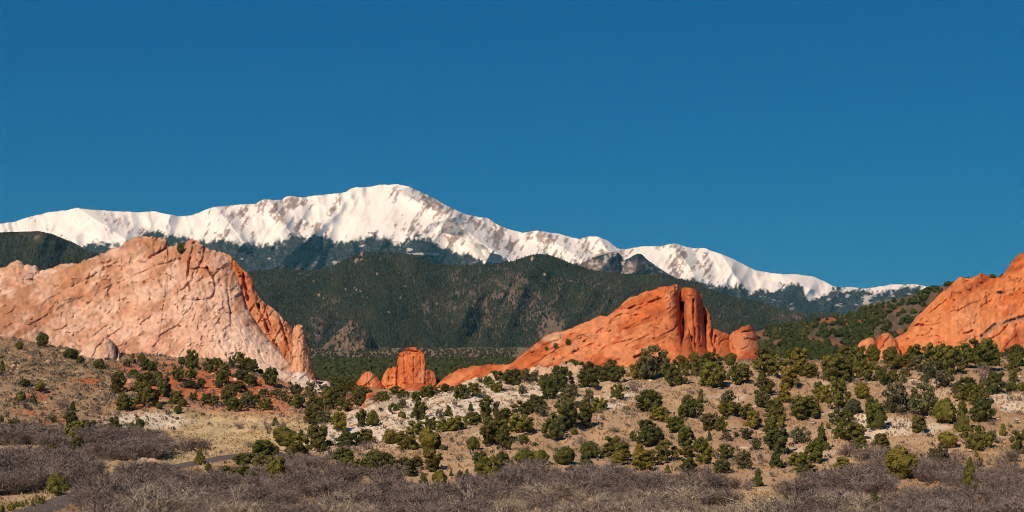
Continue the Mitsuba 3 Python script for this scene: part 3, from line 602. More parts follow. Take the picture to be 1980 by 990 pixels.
def right_extra(c, px, py, X, Z, t):
    n, st_ = n2(px, py, 20, 291, 4), n2(px * 1.0, py * .14, 7, 292, 4)
    c = mixc(c, (.66, .30, .16), zone(px, py, 1860, 625, 110, 45, 0, .8) * sm(.45, .62, st_) * .75)
    c = mixc(c, (.42, .12, .05), zone(px, py, 1890, 560, 80, 30, 0, .8) * sm(.5, .65, st_) * .5)
    band = np.minimum(polydist(px, py, [(1898, 650), (1925, 628)]), polydist(px, py, [(1935, 625), (1985, 612), (2040, 600)]))
    return mixc(c, (.25, .19, .155), sm(6, 2, band + 5 * (n - .5)) * .7)


loft(rr_ + '__face', [(1722, 690), (1727, 665), (1735, 653), (1750, 644), (1762, 637), (1766, 625), (1780, 606), (1800, 586), (1820, 566), (1838, 555), (1846, 543), (1852, 537), (1860, 534), (1870, 536), (1880, 538), (1888, 533), (1895, 529), (1905, 530), (1915, 534), (1925, 538), (1935, 535), (1945, 525), (1955, 511), (1964, 497), (1972, 490), (1982, 487), (2010, 474), (2050, 470), (2100, 480), (2180, 520), (2260, 600)], [(1722, 700), (1800, 706), (2260, 710)], [(1722, 690), (2260, 720)], [(1722, 672), (1850, 650), (2260, 660)],
     rock_face(33, 290, 2.2, 1.4, .55, [([(1765, 632), (1775, 628), (1785, 630)], 2.2, 2.2), ([(1845, 560), (1862, 600)], 1.5, .8), ([(1870, 545), (1905, 548), (1915, 540)], 2.5, 1.6), ([(1898, 650), (1925, 628)], 3.0, 1.4), ([(1935, 625), (1985, 612)], 3.0, 1.4), ([(1862, 646), (1880, 640)], 2.0, 1.5), ([(1965, 628), (1966, 660)], 1.5, 1.4), ([(1845, 545), (1840, 575)], 2.0, 1.4), ([(1908, 560), (1909, 590)], 1.5, 1.0), ([(1780, 620), (1830, 580)], 1.6, 1.0), ([(1730, 660), (1760, 690)], 2.0, 1.6)]),
     rock_color((.58, .165, .055), ORANGED, (.65, .24, .10), 33, 293, right_extra), pitch=1.4, rows=130, jag=1.2, jags=8, back=(30, 12), pw=.8, seed=50, rnd=4, blocky=1.0)
tag('red_boulder', 'rounded orange boulder just left of the right red cliff', 'boulder')
loft('red_boulder', [(1690, 690), (1692, 668), (1695, 656), (1702, 648), (1710, 643), (1717, 643), (1724, 647), (1730, 655), (1735, 662), (1740, 680), (1742, 695)], [(1690, 706), (1742, 708)], 672, 660, rock_face(60, 295, 1.0, .9, .45), rock_color(ORANGE, ORANGED, ORANGEP, 60, 296), pitch=.9, rows=50, jag=.9, jags=6, back=(12, 8), seed=51, rnd=2.5, blocky=.6)
tag('red_boulder_001', 'smaller slanting orange boulder, leftmost beside the right red cliff', 'boulder')
loft('red_boulder_001', [(1656, 682), (1659, 670), (1664, 661), (1672, 656), (1681, 652), (1689, 652), (1692, 658), (1693, 672), (1694, 690)], [(1656, 694), (1694, 700)], 666, 656, rock_face(30, 297, .9, .8, .4), rock_color(ORANGE, ORANGED, ORANGEP, 30, 298), pitch=.9, rows=40, jag=.9, jags=6, back=(12, 8), seed=52, rnd=2.5, blocky=.6)

# --- pale outcrops along the crest
WL, WLD, WLP = (.60, .46, .35), (.46, .31, .21), (.68, .58, .48)
outs = [('pale_outcrop', 'jagged pale outcrop below the middle of the central red fin', [(1020, 722), (1024, 716), (1027, 708), (1036, 710), (1044, 705), (1050, 707), (1060, 712), (1067, 706), (1073, 710), (1080, 704), (1087, 701), (1095, 705), (1101, 700), (1108, 702), (1113, 708), (1120, 704), (1127, 706), (1130, 714), (1128, 726)], [(1020, 728), (1060, 732), (1100, 732), (1128, 735)], 600, 592, (.60, .40, .28)),
        ('pale_outcrop_001', 'white broken outcrop below the tail of the central red fin', [(884, 750), (888, 741), (896, 737), (905, 734), (914, 731), (921, 727), (930, 731), (938, 728), (946, 722), (953, 722), (957, 730), (960, 740)], [(884, 753), (920, 748), (960, 745)], 612, 604, WL),
        ('pale_outcrop_002', 'rounded white rock mound on the slope below the small red tower', [(668, 820), (674, 810), (682, 802), (692, 796), (705, 790), (720, 783), (735, 779), (750, 775), (764, 773), (777, 775), (784, 783)], [(668, 826), (700, 808), (740, 796), (784, 788)], 548, 530, (.56, .46, .36)),
        ('pale_outcrop_003', 'cream ledge beside the dark pines under the red fin', [(1160, 758), (1166, 746), (1176, 742), (1188, 741), (1200, 744), (1207, 752), (1210, 764)], [(1160, 766), (1185, 772), (1210, 770)], 545, 538, (.56, .40, .26)),
        ('pale_outcrop_004', 'small pale ledge on the right hillside below the red fin', [(1108, 780), (1112, 770), (1122, 766), (1130, 770), (1133, 782)], [(1108, 785), (1133, 786)], 535, 531, WL),
        ('pale_outcrop_005', 'cream bank exposed in the middle of the near slope', [(845, 856), (850, 846), (862, 843), (880, 843), (900, 839), (930, 832), (960, 828), (966, 836)], [(845, 864), (880, 866), (920, 854), (966, 842)], 462, 450, (.52, .40, .27)),
        ('pale_outcrop_006', 'flat pale rock in the grass below the left oak thicket', [(258, 896), (266, 888), (280, 884), (295, 882), (303, 886), (308, 893)], [(258, 899), (285, 899), (308, 896)], 448, 443, (.50, .40, .31))]
for i, (k, lab, tp, bs, d1, d0, bc) in enumerate(outs):
    # the distance is that of the ground they stand in
    g = cast(np.mean([q[0] for q in bs]), np.mean([q[1] for q in bs]) - 1)
    loft(k, tp, [(a, b + 4) for a, b in bs], g[1] + (d1 - d0), g[1] + 0, rock_face(50, 400 + i * 7, 1.0, 1.0, .5), rock_color(bc, tuple(.72 * np.array(bc)), tuple(np.clip(1.15 * np.array(bc), 0, .8)), 55, 401 + i * 7), pitch=.9, rows=26, jag=1.5, jags=4.5, back=(6, 6), seed=70 + i, rnd=1, blocky=1.0)
    tag(k, lab, 'outcrop')

# --- loose boulders
bl = [(26, 712, 11, .9, 'pink'), (37, 711, 10, 1, 'grey'), (93, 703, 11, 1, 'grey'), (114, 701, 10, .8, 'grey'), (149, 722, 9, .8, 'grey'), (252, 742, 20, .7, 'pink'), (200, 780, 10, .7, 'grey'), (183, 772, 9, .8, 'grey'), (78, 803, 9, .8, 'grey'), (60, 694, 12, .6, 'pink'), (123, 683, 14, .7, 'grey'), (70, 752, 9, .9, 'orange'), (498, 744, 14, .9, 'orange'), (455, 736, 9, .8, 'white'), (472, 752, 8, .8, 'white'), (430, 745, 8, .7, 'white'), (508, 758, 8, .7, 'white'), (540, 770, 8, .7, 'white'), (412, 725, 9, .7, 'pink'), (355, 747, 8, .7, 'white'), (664, 762, 12, .9, 'orange'), (716, 770, 16, 1.1, 'orange'), (1258, 738, 10, .6, 'white'), (1972, 731, 14, .4, 'white'), (594, 866, 8, .9, 'white'), (703, 786, 8, 1.0, 'orange')]
ledges = [(690, 822, 26), (716, 812, 22), (742, 806, 28), (772, 798, 20), (704, 836, 20), (752, 824, 18), (820, 788, 22), (846, 776, 20), (866, 792, 18), (905, 764, 24), (930, 776, 18), (962, 770, 20), (1010, 756, 24), (1035, 762, 18), (880, 810, 16), (1172, 776, 22), (1200, 790, 16), (1120, 790, 18), (1072, 800, 16), (1765, 738, 18), (1700, 830, 18), (1735, 845, 16), (1400, 880, 20), (1440, 868, 16), (1490, 850, 14)]
bcol = {'pink': (.55, .31, .20), 'grey': (.40, .29, .21), 'orange': (.50, .16, .07), 'white': (.62, .50, .40)}
where = {0: 'at the far left of the slope, standing on edge', 1: 'beside the pink one at far left of the slope', 2: 'in the dry slope under the pale cliff, left of a pair', 3: 'in the dry slope under the pale cliff, right of a pair', 4: 'alone on the open dry slope', 5: 'between dark junipers on the red bank', 6: 'low on the slope left of the red bank', 7: 'just left of another on the low slope', 8: 'at the bottom of the left slope above the oak thicket', 9: 'against the foot of the pale cliff at far left', 10: 'at the foot of the pale cliff left of the leaning boulder', 11: 'on the gullied left slope', 12: 'on the red bank below the white foot of the cliff', 13: 'highest on the red bank', 14: 'in the middle of the red bank', 15: 'on the red bank left of the pine clump', 16: 'low on the red bank beside the pine clump', 17: 'at the right end of the red bank', 18: 'under the cliff at the top of the red bank', 19: 'at the left end of the red bank', 20: 'in the gap left of the small tower', 21: 'below the left spire of the small tower', 22: 'on the slope under the central red fin', 23: 'low and flat near the right edge below the trees', 24: 'in the grass below the paired junipers by the road', 25: 'in the gap under the small tower'}
for i, (cx, cy, w_, hh, kc) in enumerate(bl):
    g = cast(cx, cy)
    v, f = blob(500 + i, 2, .35, 1.5)
    s = w_ * .55 / F * g[1]
    v = v * np.array([s, s * .9, s * hh]) + g + np.array([0, 0, s * hh * .35])
    c = np.array(bcol[kc]) * (.8 + .4 * noise(v / .6, 6))[:, None]
    k = 'boulder' if i == 0 else f'boulder_{i:03d}'
    scene[k] = mikit.ply((v, f), REF, 35 if False else False, color=c)
    tag(k, f'{kc} boulder {where[i]}', 'boulder')


for i, (cx, cy, w_) in enumerate(ledges):
    g = cast(cx, cy)
    v, f = blob(700 + i, 3, .55, 2.2)
    sc_ = w_ * .55 / F * g[1]
    v = v * np.array([sc_, sc_ * .8, sc_ * .42]) + g + np.array([0, 0, sc_ * .08])
    c = np.array(WL) * (.8 + .4 * noise(v / .6, 6))[:, None]
    k = 'white_ledge' if i == 0 else f'white_ledge_{i:03d}'
    scene[k] = mikit.ply((v, f), REF, False, color=c)
    z = 'on the white rock mound' if cx < 780 else 'on the white slope below the red fin' if cx < 1060 else 'on the tan slope right of the dark grove' if cx < 1250 else 'on the right hillside'
    rank = sorted([q[0] for q in ledges if (q[0] < 780, q[0] < 1060, q[0] < 1250) == (cx < 780, cx < 1060, cx < 1250)]).index(cx)
    tag(k, f'low white rock ledge {z}, {ords[rank]} from left', 'rock', 'white rock ledges breaking the slopes')

# ------------------------------------------------------------------ junipers and pines, one by one
def tri_cards(c, n, size, r, ups=None):
    """small four-cornered leaf sprays at the points c facing roughly along n"""
    k = len(c)
    a = np.cross(n, r.normal(size=(k, 3))); a /= np.linalg.norm(a, axis=1, keepdims=True) + 1e-9
    b = np.cross(n, a)
    s = size * (.6 + .8 * r.random((k, 1)))
    v = np.stack([c - a * s, c - b * s * .55 + n * s * .25, c + a * s, c + b * s * .55 + n * s * .25], 1)
    f = (np.array([[0, 1, 2], [0, 2, 3]])[None] + (np.arange(k) * 4)[:, None, None]).reshape(-1, 3)
    return v.reshape(-1, 3), f


def crown(kind, seed):
    """a crown one metre across and one metre high standing on z = 0, made of leaf sprays round many clumps and a ragged core"""
    r = np.random.default_rng(seed)
    lobes = []
    if kind == 'round':
        lobes.append((np.array([0, 0, .50]), np.array([.36, .36, .42])))
        for _ in range(22):
            d = r.normal(size=3); d /= np.linalg.norm(d)
            taper = 1 - .25 * max(d[2], 0)
            lobes.append((np.array([d[0] * .31 * taper, d[1] * .31 * taper, .50 + d[2] * .36]), np.full(3, .12 + .08 * r.random())))
    elif kind == 'cone':
        lobes.append((np.array([0, 0, .30]), np.array([.27, .27, .30])))
        lobes.append((np.array([0, 0, .62]), np.array([.14, .14, .30])))
        for _ in range(26):
            z = .06 + .84 * r.random(); a = r.random() * 6.28; q = .38 * (1 - z) ** .85 + .02
            lobes.append((np.array([q * math.cos(a), q * math.sin(a), z]), np.array([1, 1, .8]) * (.055 + .10 * (1 - z))))
    else:
        lobes.append((np.array([.05 * r.normal(), .05 * r.normal(), .40]), np.array([.23, .23, .32])))
        m = 19 + int(r.integers(6))
        for i in range(m):
            z = .10 + .80 * ((i + r.random()) / m)
            a = i * 2.4 + 1.2 * r.random()
            q = .42 * math.sqrt(max(0.02, 1 - (max(z - .32, 0) / .70) ** 2)) * (.5 + .7 * r.random())
            s = .075 + .10 * r.random()
            lobes.append((np.array([q * math.cos(a), q * math.sin(a), z]), np.array([s, s, s * .85])))
    V, Fs, C, o = [], [], [], 0
    for c0, s in lobes:
        m_ = trimesh.creation.icosphere(subdivisions=1)
        v = np.array(m_.vertices) * (.80 + .32 * r.random((42, 1))) * s * .92 + c0
        V.append(v); Fs.append(np.array(m_.faces) + o); o += len(v)
        C.append(np.repeat(np.array([[.85 + .3 * r.random()]]), 42, 0) * (.8 + .4 * r.random((42, 1))))
        k = int(60 * (s.mean() / .15) ** 1.6) + 10
        d = r.normal(size=(k, 3)); d /= np.linalg.norm(d, axis=1, keepdims=True)
        pts = c0 + d * s * (.86 + .30 * r.random((k, 1)))
        nn = d + .7 * r.normal(size=(k, 3)); nn /= np.linalg.norm(nn, axis=1, keepdims=True)
        v, f = tri_cards(pts, nn, .042, r)
        V.append(v); Fs.append(f + o); o += len(v)
        C.append(np.repeat(.65 + .75 * r.random((k, 1)), 4, 0))
    V, C = np.vstack(V), np.vstack(C)
    V[:, 2] = np.maximum(V[:, 2], .015)
    V[:, :2] /= max(np.abs(V[:, :2]).max() * 1.9, 1e-6)
    V[:, 2] *= 1 / V[:, 2].max()
    return V, np.vstack(Fs), C


def trunk(seed, lean=.04):
    r = np.random.default_rng(seed)
    parts = []
    def limb(a, b, r0, r1):
        q = np.array([a, (np.array(a) + b) / 2 + r.normal(0, .02, 3), b], float)
        v, f = [], []
        for j, p_ in enumerate(q):
            rad = r0 + (r1 - r0) * j / 2
            an = np.arange(6) * np.pi / 3
            v += [p_ + np.array([math.cos(t_) * rad, math.sin(t_) * rad, 0]) for t_ in an]
        for j in (0, 1):
            for i in range(6): f += [[6 * j + i, 6 * j + (i + 1) % 6, 6 * j + 6 + (i + 1) % 6], [6 * j + i, 6 * j + 6 + (i + 1) % 6, 6 * j + 6 + i]]
        parts.append(trimesh.Trimesh(np.array(v), np.array(f), process=False))
    limb((0, 0, -.06), (lean, 0, .55), .045, .022)
    for i in range(5):
        a = i * 1.3 + r.random()
        limb((lean * .4, 0, .12 + .07 * i), (.26 * math.cos(a), .26 * math.sin(a), .35 + .08 * i), .022, .008)
    return trimesh.util.concatenate(parts)


TONES = {'d': (.090, .093, .030), 'o': (.138, .128, .032), 'g': (.105, .104, .058)}
TONEW = {'d': 'dark green', 'o': 'olive green', 'g': 'grey green'}
KINDS = {'r': 'round', 'c': 'cone', 'w': 'wide'}
scene['bark'] = {'type': 'twosided', 'bsdf': {'type': 'diffuse', 'reflectance': {'type': 'rgb', 'value': [.13, .10, .08]}}}
FORMS = {}
for kk, kn in KINDS.items():
    for tn, tc in TONES.items():
        for vi in range(5 if kk == 'w' else 3):
            V, Fc, C = crown(kn, 1000 + ord(kk) * 7 + vi * 3)
            r = np.random.default_rng(vi)
            if tn == 'g':           # thin, half bare crowns
                keep = r.random(len(Fc)) < .62; Fc = Fc[keep]
            jit = 1 + .22 * (noise(V * 6, 3 + vi) - .5)[:, None] * np.array([1.4, 1, .6])
            gname = f'tree_form_{kn}_{tn}_{vi}'
            scene[gname] = {'type': 'shapegroup', 'crown': mikit.ply((V, Fc), REF, False, color=np.clip(np.array(tc) * C * jit * np.array([(1, 1, 1), (1.25, 1.15, 1.0), (.80, .86, .95), (1.10, 1.16, .9), (.95, .88, .9)][vi]), 0, 1)), 'trunk': mikit.ply(trunk(50 + vi), 'bark', 40)}
            FORMS.setdefault((kk, tn), []).append(gname)

R1 = (0, 680, 3.194, [(12, 125, 30, 70, 'cd'), (147, 222, 62, 48, 'rd'), (245, 250, 62, 55, 'ro'), (125, 320, 55, 62, 'rd'), (200, 322, 45, 55, 'cd'), (432, 48, 75, 62, 'rd'), (613, 110, 64, 62, 'rd'), (785, 98, 45, 45, 'wd'), (818, 75, 36, 60, 'cd'), (871, 68, 42, 52, 'rd'), (895, 120, 58, 70, 'wd'), (937, 122, 55, 58, 'rd'), (822, 160, 62, 48, 'wd'), (870, 195, 70, 60, 'wd'), (915, 185, 50, 60, 'wd'), (970, 180, 52, 55, 'rd'), (720, 262, 100, 125, 'wd'), (755, 370, 80, 100, 'wd'), (800, 365, 70, 70, 'wo'), (850, 255, 60, 60, 'wd'), (890, 345, 110, 150, 'wd'), (955, 330, 60, 90, 'wo'), (1005, 285, 80, 120, 'wd'), (982, 357, 36, 42, 'rd'), (945, 215, 40, 40, 'rd'),
    (445, 375, 45, 60, 'cd'), (432, 470, 80, 95, 'wd'), (465, 550, 110, 110, 'wo'), (470, 635, 85, 100, 'wd'), (320, 435, 45, 45, 'wg'), (316, 520, 60, 60, 'wd'), (70, 460, 45, 35, 'wd'), (105, 462, 35, 40, 'wd'), (5, 440, 30, 40, 'rd'), (700, 462, 65, 55, 'wd'), (680, 490, 110, 40, 'wd'), (545, 470, 110, 45, 'wg'), (860, 482, 52, 65, 'rd'), (810, 475, 35, 38, 'rd'), (745, 545, 45, 50, 'wo'), (305, 615, 90, 32, 'wo'), (350, 895, 105, 135, 'ro'), (510, 805, 55, 65, 'wd'), (255, -28, 68, 85, 'rd'), (115, -12, 40, 45, 'rd'), (493, -30, 40, 50, 'rd')])
R1B = (0, 680, 3.194, [(65, 985, 45, 48, 'ro'), (98, 960, 28, 35, 'co'), (118, 955, 18, 30, 'co'), (137, 962, 20, 40, 'co'), (160, 950, 24, 40, 'co'), (202, 960, 22, 55, 'co'), (233, 945, 34, 55, 'ro'), (256, 948, 26, 55, 'co'), (275, 935, 18, 40, 'co'), (5, 990, 40, 40, 'ro')])
R2 = (310, 660, 3.0, [(123, 140, 40, 45, 'rd'), (178, 168, 75, 108, 'wd'), (100, 238, 65, 85, 'wd'), (175, 220, 55, 55, 'wd'), (336, 150, 46, 50, 'rd'), (290, 190, 70, 85, 'wd'), (370, 200, 70, 60, 'wd'), (355, 250, 80, 70, 'wd'), (165, 275, 90, 40, 'wg'), (235, 280, 50, 60, 'wd'), (340, 275, 40, 45, 'wd'), (412, 108, 45, 70, 'wg'), (455, 130, 55, 65, 'wd'), (490, 170, 90, 65, 'wd'), (535, 185, 60, 75, 'wd'), (470, 228, 90, 55, 'wd'), (520, 262, 60, 65, 'wd'), (580, 145, 30, 28, 'rd'), (635, 265, 80, 100, 'wd'), (90, 370, 80, 75, 'wd'), (102, 424, 38, 50, 'rd'), (130, 380, 40, 45, 'rd'), (190, 345, 45, 45, 'wd'), (270, 370, 60, 62, 'wd'), (315, 378, 60, 60, 'wd'), (395, 380, 75, 115, 'wd'), (430, 408, 80, 75, 'wd'), (445, 300, 90, 60, 'wd'), (500, 390, 90, 90, 'wg'), (545, 370, 65, 55, 'wd'), (595, 325, 50, 45, 'wd'), (610, 405, 75, 65, 'wd'), (675, 330, 70, 50, 'wg'), (710, 350, 70, 60, 'wg'), (790, 390, 90, 75, 'wd'), (785, 310, 70, 60, 'wg'), (870, 340, 70, 95, 'wg'), (900, 420, 100, 90, 'wd'), (970, 400, 90, 120, 'wd'), (880, 485, 110, 100, 'wd'), (950, 480, 90, 70, 'wg'),
    (665, 490, 36, 48, 'cd'), (715, 610, 110, 105, 'rd'), (815, 560, 45, 45, 'cd'), (770, 680, 135, 125, 'wo'), (905, 640, 145, 140, 'wd'), (945, 642, 40, 60, 'rd'), (585, 670, 140, 90, 'wd'), (660, 670, 70, 60, 'wd'), (475, 720, 110, 65, 'wo'), (585, 740, 90, 75, 'wo'), (668, 830, 110, 150, 'wo'), (228, 718, 58, 90, 'co'), (275, 755, 32, 45, 'rd'), (290, 815, 35, 70, 'co'), (425, 835, 205, 100, 'wd')])
R3 = (630, 680, 3.194, [(82, 497, 100, 110, 'wo'), (228, 467, 78, 105, 'wd'), (290, 467, 75, 95, 'ro'), (430, 390, 75, 65, 'wd'), (470, 420, 45, 50, 'rd'), (475, 350, 50, 55, 'wg'), (580, 432, 90, 115, 'wd'), (705, 420, 45, 60, 'wg'), (755, 402, 50, 65, 'cd'), (895, 370, 38, 52, 'cd'), (235, 290, 80, 70, 'wd'), (200, 340, 90, 80, 'wd'), (345, 310, 80, 60, 'wd'), (435, 250, 85, 55, 'wd'), (480, 290, 90, 45, 'wd'), (560, 310, 70, 60, 'wd'), (640, 290, 90, 75, 'wd'), (740, 250, 80, 50, 'wd'), (830, 300, 80, 95, 'wd'), (915, 280, 85, 80, 'wd'), (955, 190, 35, 35, 'wg'), (1000, 215, 60, 60, 'wd'),
    (140, 590, 135, 90, 'wd'), (250, 570, 85, 85, 'wd'), (395, 575, 92, 85, 'ro'), (495, 610, 130, 115, 'wo'), (560, 520, 100, 80, 'wo'), (645, 490, 75, 80, 'wd'), (630, 622, 95, 140, 'ro'), (690, 600, 40, 90, 'rd'), (722, 608, 36, 34, 'rd'), (745, 495, 120, 75, 'wo'), (815, 490, 100, 85, 'wo'), (905, 455, 100, 75, 'wo'), (1000, 420, 100, 135, 'wd'), (1020, 585, 130, 120, 'wd'), (912, 615, 76, 85, 'ro'), (1000, 510, 80, 100, 'wd'),
    (110, 710, 140, 100, 'wd'), (160, 735, 120, 65, 'wo'), (308, 778, 185, 150, 'rd'), (490, 775, 155, 105, 'wd'), (640, 745, 155, 125, 'wo'), (705, 835, 75, 95, 'ro'), (600, 865, 75, 95, 'cd'), (775, 770, 24, 40, 'cd'), (828, 828, 50, 85, 'wg'), (872, 785, 40, 55, 'cd'), (960, 750, 100, 120, 'wd'), (1010, 800, 130, 140, 'wo'), (20, 770, 40, 40, 'wg')])
R4 = (940, 660, 3.0, [(155, 260, 105, 90, 'wd'), (60, 300, 75, 65, 'wo'), (60, 230, 80, 60, 'wd'), (120, 185, 70, 40, 'wg'), (178, 175, 50, 32, 'wg'), (232, 180, 48, 55, 'wg'), (265, 245, 100, 70, 'wg'), (345, 145, 50, 28, 'wd'), (395, 150, 60, 40, 'wd'), (500, 140, 80, 75, 'wd'), (545, 145, 60, 60, 'wd'), (605, 180, 80, 65, 'wd'), (207, 310, 45, 45, 'wg'), (430, 290, 130, 130, 'wd'), (370, 340, 100, 110, 'wd'), (350, 265, 70, 70, 'wd'), (590, 270, 120, 100, 'wd'), (660, 235, 100, 80, 'wd'), (735, 240, 95, 85, 'wd'), (780, 205, 50, 55, 'wo'), (730, 145, 65, 55, 'wd'), (470, 380, 90, 100, 'wg'), (490, 330, 90, 70, 'wg'), (225, 430, 120, 80, 'wd'), (290, 400, 100, 80, 'wd'), (325, 440, 70, 75, 'wg'), (600, 370, 60, 80, 'wg'), (660, 412, 85, 80, 'wo'), (762, 345, 72, 85, 'wd'), (470, 520, 140, 150, 'wd'), (565, 505, 120, 140, 'wd'), (390, 580, 100, 120, 'wd'), (510, 545, 38, 40, 'ro'), (420, 550, 80, 90, 'wd'), (100, 480, 100, 80, 'wd'), (200, 545, 130, 100, 'wo'), (70, 590, 140, 120, 'wd'), (110, 630, 85, 90, 'wd'), (220, 600, 48, 58, 'rd'), (92, 730, 65, 85, 'rd'), (135, 760, 60, 70, 'wg'), (225, 715, 110, 80, 'ro'), (312, 718, 90, 80, 'ro'), (455, 720, 100, 95, 'rd'), (605, 680, 90, 90, 'rd'), (580, 745, 90, 95, 'cd'), (495, 780, 70, 60, 'wg'), (640, 780, 60, 40, 'wg'), (745, 680, 130, 115, 'wd'), (790, 700, 110, 100, 'wd'), (770, 720, 80, 80, 'ro')])
R5 = (1220, 640, 3.536, [(165, 340, 190, 215, 'wg'), (30, 335, 90, 100, 'wo'), (95, 335, 70, 80, 'wo'), (340, 260, 90, 85, 'wo'), (275, 320, 60, 90, 'wo'), (315, 382, 118, 135, 'wd'), (430, 318, 95, 155, 'wo'), (550, 260, 130, 105, 'wd'), (500, 290, 70, 90, 'wd'), (560, 400, 150, 165, 'wo'), (683, 235, 70, 80, 'rd'), (640, 340, 60, 70, 'wg'), (745, 375, 125, 125, 'wo'), (780, 300, 80, 70, 'wg'),
    (125, 565, 150, 145, 'wd'), (200, 622, 120, 92, 'wo'), (395, 560, 80, 110, 'wd'), (425, 600, 120, 110, 'wd'), (360, 605, 85, 90, 'wd'), (480, 495, 48, 90, 'cd'), (310, 700, 130, 100, 'wd'), (665, 520, 95, 105, 'wg'), (655, 585, 100, 95, 'wo'), (615, 690, 70, 100, 'wo'), (532, 690, 100, 115, 'wd'), (775, 610, 115, 100, 'wd'), (840, 675, 110, 120, 'wo'), (780, 745, 110, 70, 'wg'), (655, 755, 65, 60, 'wg'), (858, 820, 70, 80, 'wg'), (538, 755, 35, 65, 'cg'),
    (110, 690, 110, 75, 'wd'), (130, 790, 170, 120, 'wd'), (15, 760, 40, 70, 'wd'), (60, 840, 60, 60, 'wo'), (375, 800, 120, 130, 'wd'), (385, 870, 110, 70, 'wo'), (480, 835, 90, 95, 'wd'), (515, 920, 110, 120, 'wo'), (650, 880, 110, 95, 'wd'), (240, 900, 130, 140, 'wo'), (80, 955, 160, 125, 'wo'), (150, 920, 90, 100, 'wo'), (395, 970, 100, 95, 'wd'), (628, 980, 100, 95, 'wd'), (780, 950, 120, 110, 'wg'), (775, 860, 36, 45, 'cd'), (250, 975, 40, 55, 'co'), (872, 1065, 58, 118, 'cd')])
R6 = (1470, 640, 3.536, [(35, 210, 110, 85, 'wd'), (80, 320, 190, 140, 'wo'), (215, 190, 80, 70, 'wo'), (275, 290, 130, 160, 'wo'), (330, 320, 110, 80, 'wd'), (375, 300, 50, 65, 'wg'), (240, 300, 90, 60, 'wo'), (205, 395, 130, 130, 'wo'), (170, 500, 80, 120, 'wo'), (115, 520, 60, 60, 'wo'), (40, 440, 120, 110, 'wd'), (20, 530, 90, 110, 'wd'), (10, 345, 50, 50, 'wd'), (590, 180, 120, 100, 'wd'), (770, 215, 90, 115, 'rd'), (670, 300, 140, 170, 'wd'), (745, 345, 130, 125, 'wo'), (480, 270, 120, 90, 'wo'), (520, 360, 180, 170, 'wd'), (590, 340, 100, 130, 'wd'), (400, 440, 70, 85, 'wd'), (440, 495, 100, 110, 'wo'), (545, 540, 130, 190, 'wd'), (693, 468, 86, 105, 'ro'), (640, 580, 105, 105, 'rg'), (560, 655, 125, 110, 'wd'), (305, 610, 190, 140, 'wd'), (370, 580, 80, 90, 'wd'), (765, 570, 90, 105, 'wd'), (790, 680, 140, 170, 'wd'), (755, 490, 60, 40, 'wg'),
    (110, 640, 110, 110, 'wo'), (75, 720, 90, 110, 'wo'), (145, 665, 45, 75, 'wo'), (100, 560, 110, 80, 'wd'), (120, 840, 150, 160, 'wd'), (115, 940, 90, 120, 'cd'), (280, 775, 110, 110, 'wg'), (420, 820, 100, 150, 'cd'), (425, 690, 30, 60, 'cd'), (467, 672, 28, 38, 'ro'), (590, 760, 150, 120, 'wo'), (670, 760, 120, 110, 'wo'), (655, 825, 70, 60, 'wo'), (690, 800, 100, 70, 'wo'), (825, 790, 95, 80, 'wd'), (380, 910, 130, 140, 'wd'), (265, 930, 120, 90, 'wo'), (310, 1000, 150, 80, 'wd'), (570, 970, 100, 90, 'wo')])
R7 = (1700, 640, 3.536, [(88, 195, 105, 100, 'rd'), (30, 375, 70, 110, 'wd'), (95, 360, 80, 80, 'wd'), (110, 270, 130, 100, 'wo'), (190, 250, 140, 90, 'wo'), (180, 320, 90, 60, 'wg'), (265, 185, 110, 105, 'wd'), (270, 280, 120, 100, 'wg'), (350, 130, 90, 60, 'wd'), (400, 240, 150, 140, 'wo'), (470, 160, 110, 90, 'wd'), (500, 300, 160, 170, 'wd'), (380, 330, 130, 110, 'wg'), (450, 390, 140, 100, 'wg'), (540, 200, 70, 70, 'wd'), (320, 360, 60, 60, 'wg'), (600, 120, 90, 60, 'wd'), (705, 265, 230, 190, 'wd'), (640, 200, 90, 90, 'wd'), (780, 240, 90, 140, 'wd'), (850, 150, 60, 40, 'wg'), (935, 130, 110, 85, 'wd'), (970, 150, 60, 70, 'wd'), (915, 280, 80, 120, 'wd'), (920, 350, 60, 80, 'wd'), (950, 250, 80, 90, 'wd'), (800, 440, 120, 145, 'wd'), (903, 415, 60, 60, 'rd'), (968, 415, 50, 60, 'ro'), (125, 570, 170, 200, 'wg'), (60, 540, 80, 60, 'wg'), (305, 590, 170, 210, 'wg'), (165, 360, 40, 40, 'wg'), (465, 640, 135, 160, 'ro'), (575, 690, 100, 190, 'cd'), (590, 490, 110, 110, 'wd'), (640, 400, 60, 60, 'wd'), (685, 515, 105, 135, 'wd'), (720, 630, 140, 150, 'wd'), (600, 420, 110, 90, 'wd'), (520, 440, 50, 60, 'wg'), (280, 700, 115, 105, 'wd'), (10, 680, 60, 130, 'rd'), (20, 790, 65, 80, 'wd'), (50, 870, 95, 80, 'wg'), (474, 810, 105, 105, 'ro'), (600, 740, 80, 90, 'wo'), (660, 830, 105, 120, 'wo'), (690, 710, 60, 60, 'wd'), (740, 800, 80, 110, 'wo'), (780, 770, 60, 80, 'wg'), (852, 718, 50, 75, 'co'), (965, 840, 95, 150, 'wd'), (370, 900, 70, 90, 'wg'), (440, 910, 90, 120, 'wg'), (667, 865, 30, 50, 'co'), (695, 935, 45, 65, 'wo')])
